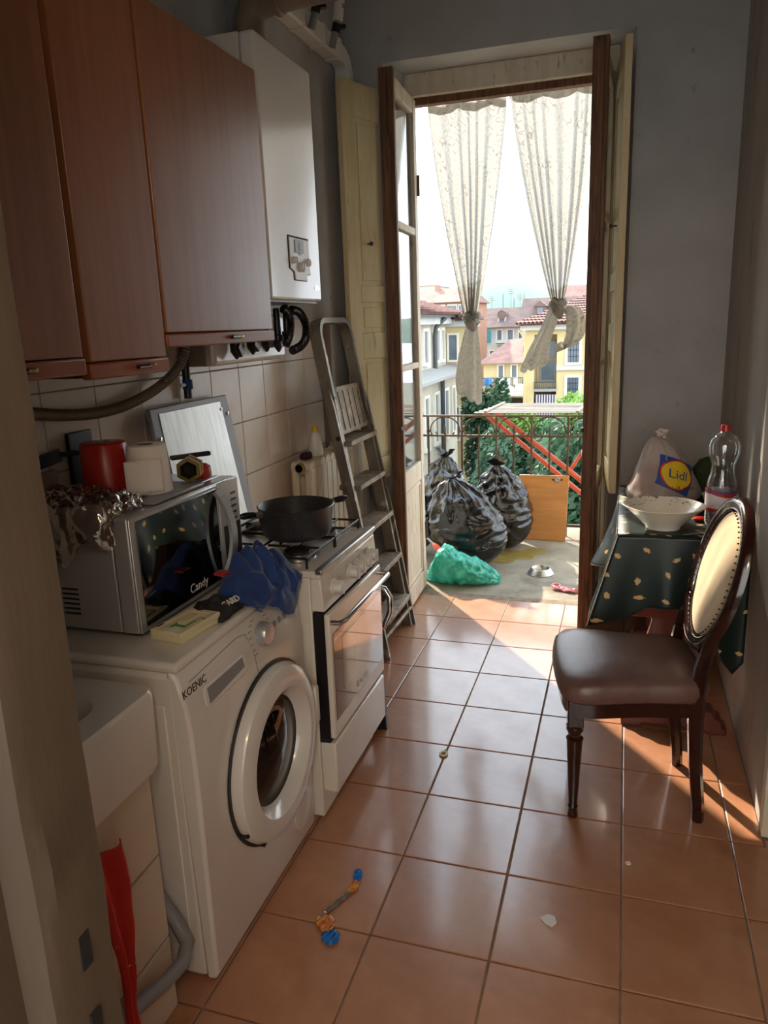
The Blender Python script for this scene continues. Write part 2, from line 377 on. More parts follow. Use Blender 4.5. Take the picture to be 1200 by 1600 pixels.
# ------------------------------------------------------------------ room shell
XL, XR, YB = -1.38, 0.44, 3.85        # left wall, right wall, balcony wall (inner faces)
ZC = 3.2
T = 0.30375
floor = struct(MB().box(-1.7, 1.6, -1.75, 3.99, -.12, -.004).build('floor', m_grout, smooth=False), 'terracotta square tile floor of the narrow kitchen')
xs = [0.045 + k * T for k in range(-6, 6)]; ys = [1.7925 + k * T for k in range(-4, 8)]
tile_cache = {}
def floor_tile(x0, x1, y0, y1):
    w, d = round(x1 - x0, 4), round(y1 - y0, 4)
    if w < .02 or d < .02: return
    if (w, d) not in tile_cache:
        g = .0022; c = .0022
        b0 = [(g, g), (w - g, g), (w - g, d - g), (g, d - g)]; b1 = [(g + c, g + c), (w - g - c, g + c), (w - g - c, d - g - c), (g + c, d - g - c)]
        v = [(x, y, -.006) for x, y in b0] + [(x, y, -.0012) for x, y in b0] + [(x, y, 0) for x, y in b1]
        f = [(8, 9, 10, 11)]
        for k in range(4):
            q = (k + 1) % 4; f += [(k, q, 4 + q, 4 + k), (4 + k, 4 + q, 8 + q, 8 + k)]
        me = bpy.data.meshes.new('floor_tile'); me.from_pydata(v, [], f); me.materials.append(m_floor); tile_cache[(w, d)] = me
    o = bpy.data.objects.new('floor_tile', tile_cache[(w, d)]); COL.objects.link(o)
    o.location = (x0, y0, 0); o.parent = floor
for i in range(len(xs) - 1):
    for j in range(len(ys) - 1):
        x0, x1, y0, y1 = xs[i], xs[i + 1], ys[j], ys[j + 1]
        x0 = max(x0, XL); x1 = min(x1, 1.45); y1 = min(y1, 3.985)
        if j == len(ys) - 2 and y1 - y0 < .1: pass
        if x0 > XR and y0 > 2.12: continue
        if y0 < 2.13 < y1 and x0 < XR < x1:
            floor_tile(x0, XR, y0, y1); floor_tile(XR, x1, y0, 2.13); continue
        if y0 < 2.13 < y1 and x0 > XR: y1 = 2.13
        if y0 > 3.88: x0 = max(x0, -1.16); x1 = min(x1, -.03)
        if y0 < 3.85 < y1: x1 = min(x1, XR)
        if x0 < XR < x1 and y0 > 2.1: x1 = XR
        if x1 > x0: floor_tile(x0, x1, y0, y1)

# left wall with its tiled splash-back
wl = struct(MB().box(XL - .2, XL, -1.75, 4.25, -.1, ZC).build('wall_left', m_plaster, smooth=False), 'grey plaster wall above the white tiled splash-back')
TP = 0.2035
wg = MB().box(XL, XL + .004, 1.0, 3.5, .3, 1.545).build('grout_bed', m_wgrout, wl, smooth=False)
zl = [.3525, .556, .7595, .963, 1.1665, 1.37, 1.545]; yl = [1.52 + TP * k for k in range(-3, 11)]
wcache = {}
def wall_tile(y0, y1, z0, z1):
    d, h = round(y1 - y0, 4), round(z1 - z0, 4)
    if (d, h) not in wcache:
        g, c = .0013, .002
        b0 = [(g, g), (d - g, g), (d - g, h - g), (g, h - g)]; b1 = [(g + c, g + c), (d - g - c, g + c), (d - g - c, h - g - c), (g + c, h - g - c)]
        v = [(.002, y, z) for y, z in b0] + [(.006, y, z) for y, z in b0] + [(.008, y, z) for y, z in b1]
        f = [(8, 9, 10, 11)]
        for k in range(4):
            q = (k + 1) % 4; f += [(k, q, 4 + q, 4 + k), (4 + k, 4 + q, 8 + q, 8 + k)]
        me = bpy.data.meshes.new('wall_tile'); me.from_pydata(v, [], f); me.materials.append(m_wtile); wcache[(d, h)] = me
    o = bpy.data.objects.new('wall_tile', wcache[(d, h)]); COL.objects.link(o); o.location = (XL, y0, z0); o.parent = wl
for a in range(len(yl) - 1):
    for b in range(len(zl) - 1):
        if yl[a + 1] < 3.51: wall_tile(yl[a], yl[a + 1], zl[b], zl[b + 1])

# balcony wall with the splayed door opening
mb = MB()
fn = lambda a, b, t: (a, b, t)
mb.prism([(-1.58, YB), (-1.17, YB), (-1.125, 4.06), (-1.125, 4.14), (-1.40, 4.25), (-1.58, 4.25)], fn, -.1, ZC)
mb.prism([(-.005, YB), (XR + .2, YB), (XR + .2, 4.25), (.12, 4.25), (-.075, 4.14), (-.075, 4.06)], fn, -.1, ZC)
mb.box(-1.17, -.005, YB, 4.25, 2.73, ZC)
wb = struct(mb.build('wall_back', m_plaster, smooth=False), 'shaded grey plaster wall around the balcony doorway')
df = MB().box(-1.125, -.075, 4.05, 4.13, 2.62, 2.73).build('trim_1', m_offw, smooth=False, bevel=.006)
struct(df, 'chipped white door frame of the balcony opening')
MB().box(-1.125, -1.085, 4.05, 4.13, 0, 2.62).build('frame_post', m_offw, df, bevel=.004)
MB().box(-.115, -.075, 4.05, 4.13, 0, 2.62).build('frame_post', m_offw, df, bevel=.004)
MB().box(-1.085, -.115, 4.075, 4.125, 2.585, 2.625).build('drip_bead', m_brownw, df, bevel=.004)

# right wall (ends at an open corner) and the recess beyond it
mb = MB().prism([(XR, 2.15), (XR + .12, 2.15), (XR + .12, YB), (XR, YB)], fn, -.1, ZC)
wr = struct(mb.build('wall_right', m_plasterR, smooth=False, bevel=.008), 'worn plaster side wall behind the table')
mb = MB().prism([(XR - .006, 2.135), (XR + .10, 2.135), (XR + .10, 2.16), (XR + .02, 2.2), (XR - .006, 2.185)], fn, 0, 2.4)
struct(mb.build('trim_2', m_offw, smooth=False, bevel=.006), 'chipped plaster corner edge at the end of the side wall')
struct(MB().box(1.45, 1.6, -1.75, 2.3, -.1, ZC).build('wall_recess', m_plasterR, smooth=False), 'dim wall of the recess beside the kitchen')
struct(MB().box(XR + .12, 1.6, 2.15, 2.3, -.1, ZC).build('wall_return', m_plasterR, smooth=False), 'dim return wall of the side recess')
struct(MB().box(-1.6, 1.6, -1.75, 4.25, ZC, ZC + .15).build('ceiling', m_ceiling, smooth=False), 'plain painted ceiling')

# entrance partition behind which the picture is taken, with its door jamb
mb = MB().box(-1.58, -.62, .42, .56, 0, ZC).box(.62, 1.5, .42, .56, 0, ZC).box(-.62, .62, .42, .56, 2.3, ZC)
struct(mb.build('wall_front', m_plasterR, smooth=False), 'partition wall with the entrance doorway')
def jamb():
    mb = MB()
    prof = [(-.68, .40), (-.54, .40), (-.525, .415), (-.525, .445), (-.50, .455), (-.493, .47), (-.493, .535), (-.505, .545), (-.64, .565), (-.68, .565)]
    zz = [i * .06 for i in range(0, 39)]
    def f(u, v):
        k = int(round(u * len(prof))) % len(prof); z = zz[int(round(v * (len(zz) - 1)))]
        x, y = prof[k]
        if x > -.545: x += .004 * N3((k * .3, 0, z * 9)) + .0025 * N3((k, 3, z * 26))
        return (x, y, z)
    mb.grid(f, len(prof), len(zz) - 1, cu=True)
    n = len(prof); m_ = len(zz)
    mb.f.append(tuple((m_ - 1) * n + k for k in range(n)))
    return mb
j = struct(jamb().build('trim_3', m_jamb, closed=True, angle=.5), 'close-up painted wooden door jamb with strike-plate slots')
for z0, z1 in ((.885, .925), (.80, .83)):
    MB().box(-.4945, -.4915, .490, .504, z0, z1).build('strike_slot', m_darkm, j)
# unseen hall behind the viewpoint, its wide window added to fill the dark room
struct(MB().box(-1.58, -1.3, -1.75, -1.6, 0, ZC).box(1.3, 1.6, -1.75, -1.6, 0, ZC).box(-1.3, 1.3, -1.75, -1.6, 0, .25).box(-1.3, 1.3, -1.75, -1.6, 2.85, ZC)
       .build('wall_hall', m_plasterR, smooth=False), 'unseen hall wall with an added wide window opening for fill light')

hc = thing('fill_curtain', 'added unseen cream curtain that warms the fill light behind the viewpoint', 'curtain', (0, -1.55, .1))  # added out of view to tint the incoming fill light warm
MB().grid(lambda u, v: (-1.35 + 2.7 * u, -1.56 + .03 * math.sin(u * 60), 2.95 - 2.85 * v), 120, 4).build('drape', m_fillcloth, hc, closed=False)
MB().tube([(-1.38, -1.56, 2.96), (1.38, -1.56, 2.96)], .012, 8).build('rod', m_iron, hc)

hl = thing('fill_lamp', 'added unseen globe lamp giving warm fill light from behind the viewpoint', 'lamp', (.25, -.55, 2.2))  # added lamp, never in view, brightens the kitchen from behind the camera
MB().lathe([(.04, .14), (.10, .10), (.14, .02), (.14, -.03), (.10, -.10), (.03, -.14), (0, -.142)], (.25, -.55, 2.32), 24).build('globe', M('fill_globe', 'fff0d8', rough=.6, emit=('ffdcb4', 30)), hl)
MB().tube([(.25, -.55, 2.45), (.25, -.55, 3.2)], .006, 8).build('cord', m_dark, hl)

# ------------------------------------------------------------------ balcony door leaves, shutters
def leaf(label, hx, hy, fx, fy, side, thick=.042):
    """glazed leaf from hinge (hx,hy) to free edge (fx,fy); side=+1 puts the moulding face on the x+ side"""
    H = Vector((hx, hy, 0)); F = Vector((fx, fy, 0)); d = (F - H); w = d.length; d.normalize(); nrm = Vector((-d.y, d.x, 0))
    if nrm.x * side < 0: nrm = -nrm
    t = thing('balcony_door_leaf', label, 'door', (hx, hy, 0))
    P = lambda a, b, z: H + d * a + nrm * b + Vector((0, 0, z))
    def bx(name, a0, a1, z0, z1, b0, b1, m, par=None, bev=.003):
        mb = MB(); c = [P(a, b, z) for z in (z0, z1) for a, b in ((a0, b0), (a1, b0), (a1, b1), (a0, b1))]
        mb.add(c, [(3, 2, 1, 0), (4, 5, 6, 7), (0, 1, 5, 4), (1, 2, 6, 5), (2, 3, 7, 6), (3, 0, 4, 7)])
        return mb.build(name, m, par or t, bevel=bev)
    h = thick / 2
    bx('stile', 0, .06, .015, 2.6, -h, h, m_offw); bx('stile', w - .085, w - .03, .015, 2.6, -h, h, m_offw)
    ms = bx('meeting_stile', w - .03, w, .012, 2.615, -h - .012, h + .012, m_brownw)
    bx('rebate_strip', w, w + .012, .012, 2.61, -h + .004, h - .006, m_brownw, ms)
    for z0, z1 in ((.015, .12), (.66, .765), (1.275, 1.305), (1.95, 1.985), (2.53, 2.6)):
        bx('rail', .06, w - .085, z0, z1, -h + .002, h - .002, m_offw)
    bx('bottom_panel', .06, w - .085, .12, .66, -.01, .01, m_offw)
    for z0, z1 in ((.13, .145), (.635, .65)): bx('panel_moulding', .075, w - .1, z0, z1, .008, .016, m_offw)
    for a0, a1 in ((.07, .085), (w - .11, w - .095)): bx('panel_moulding', a0, a1, .13, .65, .008, .016, m_offw)
    for z0, z1 in ((.765, 1.275), (1.305, 1.95), (1.985, 2.53)): bx('pane', .06, w - .085, z0, z1, -.002, .002, m_glass, bev=0)
    bx('latch_bar', w - .08, w + .045, 1.0, 1.018, h + .004, h + .016, m_iron)
    for z in (.35, 2.2):
        mb = MB().tube([P(0, h + .004, z - .05), P(0, h + .004, z + .05)], .009, 8); mb.build('hinge', m_iron, t)
    return t
leaf('narrow glazed balcony door leaf standing open beside the stepladder', -1.085, 4.045, -1.065, 3.535, +1)
leaf('narrow glazed balcony door leaf standing open by the table, seen edge-on', -.115, 4.045, -.142, 3.535, -1)

def shutter(label, hx, hy, fx, fy, side):
    H = Vector((hx, hy, 0)); F = Vector((fx, fy, 0)); d = (F - H); w = d.length; d.normalize(); nrm = Vector((-d.y, d.x, 0))
    if nrm.x * side < 0: nrm = -nrm
    t = thing('shutter_panel', label, 'shutter', (hx, hy, .7))
    P = lambda a, b, z: H + d * a + nrm * b + Vector((0, 0, z))
    def bx(name, a0, a1, z0, z1, b0, b1, bev=.003, m=m_cream):
        mb = MB(); c = [P(a, b, z) for z in (z0, z1) for a, b in ((a0, b0), (a1, b0), (a1, b1), (a0, b1))]
        mb.add(c, [(3, 2, 1, 0), (4, 5, 6, 7), (0, 1, 5, 4), (1, 2, 6, 5), (2, 3, 7, 6), (3, 0, 4, 7)])
        return mb.build(name, m, t, bevel=bev)
    bx('stile', 0, .075, .7, 2.62, -.016, .016); bx('stile', w - .09, w, .7, 2.62, -.016, .016)
    for z0, z1 in ((.7, .82), (1.34, 1.47), (1.62, 1.70), (2.47, 2.62)): bx('rail', .075, w - .09, z0, z1, -.016, .016)
    for z0, z1 in ((.82, 1.34), (1.47, 1.62), (1.70, 2.47)):
        bx('panel', .075, w - .09, z0, z1, -.008, .006, 0)
        bx('raised_field', .10, w - .115, z0 + .025, z1 - .025, .006, .010, .003)
    k = MB().lathe([(.004, 0), (.004, .018), (.011, .022), (.009, .032), (0, .034)], n=10)
    mm = frame_m(P(w - .16, .010, 1.9), d, Vector((0, 0, 1)))
    if (mm @ Vector((0, 0, 1)) - mm.translation).dot(nrm) < 0: mm = frame_m(P(w - .16, .010, 1.9), -d, Vector((0, 0, 1)))
    k.v = [mm @ Vector(p) for p in k.v]; k.build('knob', m_iron, t)
    return t
shutter('cream panelled shutter folded back behind the stepladder', -1.15, 4.03, -1.315, 3.60, +1)
shutter('cream panelled shutter folded back above the table, lit from outside', -.075, 4.03, -.034, 3.58, -1)

# lace curtains, gathered and knotted
def curtain(label, x0, x1, z_top, kx, kz, tail, seed):
    y0 = 4.165
    t = thing('lace_curtain', label, 'curtain', (kx, y0, tail[-1][1]), group='knotted lace curtains in the balcony doorway')
    def top(u, v):
        s = v ** 1.15
        w0 = (1 - s) + .0
        xc = (x0 + x1) / 2 * (1 - v) + kx * v; half = (x1 - x0) / 2 * (1 - v) ** .88 + .034 * v ** .6
        fold = math.sin(u * 41 + seed + 2 * math.sin(u * 9 + seed)); amp = .006 + .022 * v
        x = xc + (u * 2 - 1) * half; sag = -.018 * abs(math.sin(u * math.pi * 2.5)) * (1 - v)
        bow = -.012 * math.sin(math.pi * v) * (1 if u > .5 else -1) * abs(u * 2 - 1)
        return (x - bow * .6, y0 + amp * fold + .008 * N3((u * 6, v * 5, seed)), z_top + sag * 1.2 + (kz - z_top) * v)
    MB().grid(top, 72, 46, lambda u, v: (u * .62, v * 1.05 + seed)).build('gathered_drape', m_lace, t, closed=False)
    MB().grid(lambda u, v: (x0 + (x1 - x0) * u, y0 - .008 + .006 * math.sin(u * 41 + seed), z_top - .018 * abs(math.sin(u * math.pi * 2.5)) * 1.2 - .05 * v + .004), 72, 2, lambda u, v: (u * .62, v * .05 + seed + 2)).build('header_band', m_lace, t, closed=False)
    # knot
    mb = MB()
    pts = [(kx + .028 * math.cos(a) * (1 + .2 * math.sin(3 * a)), y0 - .012 + .03 * math.sin(a), kz - .03 + .02 * math.sin(a * .5 + .7)) for a in [i * .45 for i in range(17)]]
    mb.tube(pts, [.020 + .006 * math.sin(i * 1.7) for i in range(17)], 10)
    pts = [(kx - .02 + .04 * i / 9, y0 - .035 + .01 * math.sin(i), kz - .005 - .085 * i / 9) for i in range(10)]
    mb.tube(pts, [.012 + .016 * math.sin(math.pi * i / 9) for i in range(10)], 8)
    for q in range(len(mb.v)):
        p = mb.v[q]; mb.v[q] = (p[0] + .006 * N3(p, 45, 1), p[1] + .006 * N3(p, 45, 2), p[2] + .006 * N3(p, 45, 3))
    mb.uv = [(p[0] * 3 + p[1] * 2, p[2] * 3) for p in mb.v]
    mb.build('knot', m_lace, t)
    # tail
    def tl(u, v):
        n = len(tail) - 1; k = min(int(v * n), n - 1); f = v * n - k
        a, b = tail[k], tail[k + 1]
        xc = a[0] + (b[0] - a[0]) * f; z = a[1] + (b[1] - a[1]) * f; w = a[2] + (b[2] - a[2]) * f; tl_ = a[3] + (b[3] - a[3]) * f
        ang = u * 2 * math.pi
        r = 1 + .16 * math.sin(5 * ang + seed) + .1 * N3((u * 5, v * 6, seed + 4))
        return (xc + w * math.cos(ang) * r, y0 + .035 * math.sin(ang) * r * (.5 + v), z + tl_ * math.cos(ang) + .008 * math.sin(7 * ang + seed) * v)
    MB().grid(tl, 40, 26, lambda u, v: (u * .4, v * .5 + seed), cu=True).build('tail', m_lace, t, closed=False)
    return t
c1 = curtain('lace curtain with a long straight tail, next to the left open leaf', -1.03, -.62, 2.615, -.812, 1.55,
        [(-.81, 1.56, .02, 0), (-.81, 1.49, .028, 0), (-.813, 1.43, .04, 0), (-.822, 1.33, .056, 0), (-.828, 1.20, .068, -.01), (-.826, 1.10, .066, -.035), (-.824, 1.09, .06, -.03)], 1.3)
c2 = curtain('lace curtain with a bulging knot and short flared tail, by the edge-on leaf', -.605, -.19, 2.625, -.352, 1.60,
        [(-.355, 1.60, .02, 0), (-.365, 1.54, .03, 0), (-.395, 1.46, .035, 0), (-.44, 1.36, .055, .02), (-.462, 1.26, .07, .02), (-.464, 1.25, .066, .02)], 4.1)
# bulging loop of the second knot
def loop(u, v):
    a = v * math.pi * 1.25; cx, cz = -.315, 1.455
    px, pz = cx + .052 * math.sin(a) + .01, cz + .105 * math.cos(a)
    ang = u * 2 * math.pi; r = (.018 + .034 * math.sin(v * math.pi) ** .8) * (1 + .18 * math.sin(5 * ang + v * 6))
    return (px + r * math.cos(ang) * .9, 4.14 + r * math.sin(ang) * .8, pz + r * math.cos(ang) * .35)
MB().grid(loop, 24, 24, lambda u, v: (u * .2, v * .4 + 7), cu=True).build('loop', m_lace, c2, closed=False)

# ------------------------------------------------------------------ wall cabinets
m_cabin = M('cabinet_carcass', '4a2614', '3c1e10', rough=.6, scale=5)
def cabinet(label, y0, y1, z0, z1, fx, hy, hz=.019, gap=.02):
    t = thing('wall_cabinet', label, 'cabinet', (XL, (y0 + y1) / 2, z0), group='mahogany wall cabinets in a row')
    box('body', m_cabin, t, XL + .001, fx - .024, y0 + .004, y1 - .004, z0 + .004, z1, bevel=.002)
    d = box('door', m_wood, t, fx - .022, fx, y0 + gap, y1 - .002, z0 + .036, z1 + .004, bevel=.003)
    s = box('pull_rail', m_wood_edge, t, fx - .022, fx + .006, y0 + gap * .5, y1 - .002, z0, z0 + .034, bevel=.004)
    h = MB()
    h.lathe([(.001, -.032), (.008, -.03), (.0085, .03), (.001, .032)], (fx + .012, hy, z0 + hz), 10, 'y', sx=.8, sy=.7)
    h.build('handle', m_mahog, s)
    box('handle_tip', m_brass, s, fx + .008, fx + .0195, hy + .012, hy + .034, z0 + hz - .004, z0 + hz + .004, bevel=.002)
    box('edge_strip', M('pale_edge', 'b9a090', rough=.4) if 'pale_edge' not in bpy.data.materials else bpy.data.materials['pale_edge'], d, fx - .020, fx - .003, y1 - .0035, y1 + .0005, z0 + .036, z1)
    return t
cabinet('mahogany wall cabinet cut off by the door jamb', .93, 1.306, 1.425, 2.3, -1.056, 1.12)
cabinet('narrow mahogany wall cabinet, middle of the three', 1.322, 1.622, 1.412, 2.3, -1.068, 1.515)
cabinet('wide mahogany wall cabinet next to the boiler', 1.640, 2.262, 1.467, 2.25, -1.086, 1.995)

# ------------------------------------------------------------------ boiler, flue, hoses, duct
BX0, BX1, BY0, BY1, BZ0, BZ1 = XL + .001, -1.125, 2.35, 2.795, 1.60, 2.40
t = thing('gas_boiler', 'white wall-hung gas boiler with a small control panel', 'boiler', (XL, 2.57, BZ0))
box('casing', m_enamel, t, BX0, BX1 - .055, BY0, BY1, BZ0 + .012, BZ1, bevel=.004)
fr = box('front_cover', m_enamel, t, BX1 - .053, BX1, BY0, BY1, BZ0, BZ1, bevel=.010, seg=3)
box('base_plate', m_plast_g, t, BX0 + .01, BX1 - .02, BY0 + .01, BY1 - .01, BZ0 - .006, BZ0 + .01)
py0, py1, pz0, pz1 = 2.505, 2.685, 1.668, 1.818
mbp = MB(); op = [(py0, pz1), (py1, pz1), (py1, pz0 + .045), (py1 + .004, pz0 + .04), (py1 + .004, pz0 + .024), (py1 - .03, pz0 + .024), (py1 - .03, pz0), (py0 + .04, pz0), (py0 + .036, pz0 + .028), (py0, pz0 + .04)]
cp = mbp.prism(op, lambda a, b, q: (BX1 + q, a, b), -.001, .0015).build('control_recess', m_darkm, t)
cy, cz = (py0 + py1) / 2, (pz0 + pz1) / 2
ip = [(cy + (a - cy) * .93, cz + (b - cz) * .94 - .002) for a, b in op]
cpl = MB().prism(ip, lambda a, b, q: (BX1 + q, a, b), .0005, .005).build('control_panel', m_ivory if False else m_plast_w, t, bevel=.001)
box('display_frame', m_plast_g, cpl, BX1 + .005, BX1 + .008, cy - .045, cy + .03, pz1 - .055, pz1 - .012, bevel=.002)
box('display', m_dark, cpl, BX1 + .008, BX1 + .009, cy - .012, cy + .004, pz1 - .048, pz1 - .02)
for yy, zz, r in ((py0 + .035, pz0 + .068, .012), (cy + .005, pz0 + .048, .017), (py1 - .03, pz0 + .066, .013)):
    k = MB().lathe([(r, 0), (r, .010), (r * .8, .013), (0, .013)], (BX1 + .005, yy, zz), 16, 'x').build('dial', m_plast_w, cpl)
    box('pointer', m_plast_g, k, BX1 + .018, BX1 + .0195, yy - .002, yy + .002, zz - r * .7, zz + r * .7)
box('slot', m_dark, cpl, BX1 + .005, BX1 + .006, cy - .014, cy + .010, pz0 + .088, pz0 + .095)
box('badge', m_chrome, t, BX1, BX1 + .002, 2.725, 2.765, 1.642, 1.656)
# flue
t = thing('flue_pipe', 'brownish painted flue pipe rising from the boiler and bending into the room', 'pipe', (-1.25, 2.55, 2.4))
pp = [(-1.25, 2.58, 2.402), (-1.25, 2.58, 2.47), (-1.246, 2.58, 2.51), (-1.232, 2.58, 2.54), (-1.205, 2.58, 2.56), (-1.165, 2.58, 2.567), (-1.0, 2.58, 2.576), (-.6, 2.58, 2.60), (-.5, 2.58, 2.64), (-.48, 2.58, 2.72), (-.48, 2.58, 3.2)]
MB().tube(pp, .052, 16).build('pipe', m_pipe, t)
MB().lathe([(.054, 0), (.060, .004), (.060, .02), (.054, .026)], (-1.25, 2.58, 2.43), 20).build('collar', m_pipe, t)
MB().lathe([(.054, 0), (.060, .004), (.060, .02), (.054, .026)], (-1.15, 2.58, 2.568), 20, 'x').build('collar', m_pipe, t)
box('flue_support', m_plast_g, t, XL + .002, -1.315, 2.665, 2.72, 2.405, 2.69)
# boxed pipe cover under the boiler
t = thing('pipe_cover_box', 'dusty white box behind the black boiler valves', 'box', (XL, 2.45, 1.39))
box('cover', m_enamel2, t, XL + .009, -1.272, 2.20, 2.755, 1.392, 1.56, bevel=.016, seg=3)
box('end_bracket', m_pipe, t, XL + .009, -1.285, 2.168, 2.196, 1.394, 1.53, bevel=.006)
# valves below cabinet
for k, (yy, zz) in enumerate(((2.30, 1.44), (2.42, 1.45), (2.53, 1.455), (2.63, 1.45), (2.715, 1.463))):
    t = thing('valve', ['black pointed pipe valve closest to the hose', 'black pipe valve, second from the hose', 'black pipe valve at the middle of the row', 'large black valve elbow, second from the stepladder', 'black valve cap closest to the stepladder'][k], 'valve', (-1.25, yy, zz), group='black boiler valves')
    MB().lathe([(.004, -.03), (.020, -.005), (.021, .03), (.014, .034), (.012, .13)], (-1.245, yy, zz), 10).build('stem', m_dark, t)
    q = Matrix.Translation((-1.235, yy, zz)) @ Matrix.Rotation(.6 + k * .35, 4, 'X')
    mb = MB().box(-.010, .010, -.012, .012, -.022, .022); mb.v = [q @ Vector(p) for p in mb.v]; mb.build('handle', m_dark, t, bevel=.003)
def corr(pts, r, n=10, per=.007, amp=.12):
    # resample and corrugate
    P_ = [Vector(p) for p in pts]; L_ = [0]
    for a, b in zip(P_, P_[1:]): L_.append(L_[-1] + (b - a).length)
    m = int(L_[-1] / per * 2) + 1; out = []; rr = []
    import bisect
    def cat(s_):
        k = min(max(bisect.bisect(L_, s_) - 1, 0), len(P_) - 2); f = (s_ - L_[k]) / max(L_[k + 1] - L_[k], 1e-9)
        p0 = P_[max(k - 1, 0)]; p1 = P_[k]; p2 = P_[k + 1]; p3 = P_[min(k + 2, len(P_) - 1)]
        return .5 * ((2 * p1) + (p2 - p0) * f + (2 * p0 - 5 * p1 + 4 * p2 - p3) * f * f + (3 * p1 - p0 - 3 * p2 + p3) * f ** 3)
    for i in range(m):
        out.append(cat(L_[-1] * i / (m - 1))); rr.append(r * (1 + amp * (1 if i % 2 else -1)))
    return MB().tube(out, rr, n)
o = corr([(-1.20, 2.585, 1.574), (-1.19, 2.615, 1.562), (-1.19, 2.635, 1.52), (-1.19, 2.61, 1.47), (-1.19, 2.575, 1.45)], .013, 10).build('flexible_hose', m_dark)
tag(o, 'inner black corrugated hose hanging under the boiler', 'hose', 'black hoses under the boiler')
o = corr([(-1.20, 2.66, 1.572), (-1.185, 2.705, 1.562), (-1.175, 2.735, 1.52), (-1.17, 2.72, 1.47), (-1.17, 2.67, 1.44), (-1.175, 2.60, 1.425)], .015, 10).build('flexible_hose', m_dark)
tag(o, 'outer black corrugated hose hanging under the boiler', 'hose', 'black hoses under the boiler')
o = corr([(-1.345, 1.25, 1.36), (-1.34, 1.44, 1.33), (-1.34, 1.55, 1.313), (-1.34, 1.68, 1.303), (-1.34, 1.82, 1.312), (-1.335, 1.96, 1.345), (-1.325, 2.06, 1.395), (-1.318, 2.105, 1.45), (-1.315, 2.118, 1.54)], .0135, 12, per=.011, amp=.16).build('drain_hose', m_hose)
tag(o, 'olive corrugated hose sagging along the white wall tiles', 'hose')
t = thing('gas_pipe', 'black pipe with blue tape behind the raised stove lid', 'pipe', (-1.355, 2.145, 1.2))
MB().tube([(-1.352, 2.15, 1.6), (-1.352, 2.15, 1.295)], .013, 10).build('pipe', m_dark, t)
MB().tube([(-1.350, 2.15, 1.355), (-1.350, 2.15, 1.325)], .0165, 10).build('tape', m_blue, t)
MB().tube([(-1.352, 2.14, 1.34), (-1.345, 2.105, 1.34)], .006, 8).build('tap', m_plast_w, t)
# pvc duct with unions
t = thing('pvc_trunking', 'white plastic pipe trunking along the wall top and down the corner', 'duct', (XL, 3.7, 1.6))
box('horizontal_run', m_plast_w, t, XL + .001, XL + .075, 2.55, 3.66, 2.70, 2.785, bevel=.01)
for y in (2.98, 3.2, 3.42, 3.6): box('joint_cover', m_plast_w, t, XL + .001, XL + .080, y, y + .05, 2.695, 2.79, bevel=.008)
mb = MB()
arc = [(XL + .040, 3.64, 2.742), (XL + .040, 3.70, 2.74), (XL + .040, 3.745, 2.72), (XL + .040, 3.765, 2.68), (XL + .040, 3.765, 2.60)]
mb.tube(arc, .052, 4, sq=(1, 1)); mb.build('corner_bend', m_plast_w, t, bevel=.01)
box('vertical_run', m_plast_w, t, XL + .001, XL + .070, 3.735, 3.80, 0.0, 2.62, bevel=.006)
for k, y in enumerate((3.24, 3.47)):
    t = thing('pipe_union', ['pair of insulated pipe ends with a union nut closest to the flue', 'insulated pipe end with a union nut nearest the corner bend'][k], 'pipe', (XL + .09, y, 2.75))
    a = Vector((XL + .095, y, 2.70)); b = Vector((XL + .15, y - .01, 2.86))
    MB().tube([a, a.lerp(b, .5), b], .016, 10).build('pipe', m_plast_g, t)
    MB().tube([a.lerp(b, .35), a.lerp(b, .55)], .021, 6).build('nut', m_dark, t)
    MB().tube([a.lerp(b, .6), b + Vector((0, 0, .06))], .024, 10).build('sleeve', m_plast_w, t)
    MB().tube([a.lerp(b, .45), a.lerp(b, .45) + Vector((.03, .03, .01))], .010, 8).build('service_cap', m_dark, t)

# ------------------------------------------------------------------ washing machine
WY0, WY1, WX, WT = 1.25, 1.85, -.86, .82
t = thing('washing_machine', 'white front-loading washing machine under the microwave', 'washing machine', (-1.1, 1.55, 0))
box('body', m_enamel, t, -1.345, WX - .03, WY0, WY1, .012, WT - .025, bevel=.012)
side = MB().box(-1.30, WX - .06, WY0 - .003, WY0 + .002, .06, WT - .10).build('side_panel', m_enamel, t, bevel=.0025)
pf = [(WX - .032, .008), (WX - .006, .012), (WX, .03), (WX + .002, .5), (WX, .655), (WX - .006, .72), (WX - .022, .785), (WX - .034, .80), (WX - .05, .80)]
fro = MB().prism(pf, lambda a, b, q: (a, q, b), WY0, WY1).build('front_panel', m_enamel, t, bevel=.008, angle=.5)
box('top_plate', m_enamel, t, -1.345, WX - .022, WY0 + .001, WY1 - .001, WT - .024, WT, bevel=.010, seg=3)
def wfx(z):   # front surface x at height z
    for (a, b), (c, d) in zip(pf[1:-1], pf[2:]):
        if b <= z <= d and d > b: return a + (c - a) * (z - b) / (d - b)
    return WX
def wface(y, z, off=0): return Vector((wfx(z) + off, y, z))
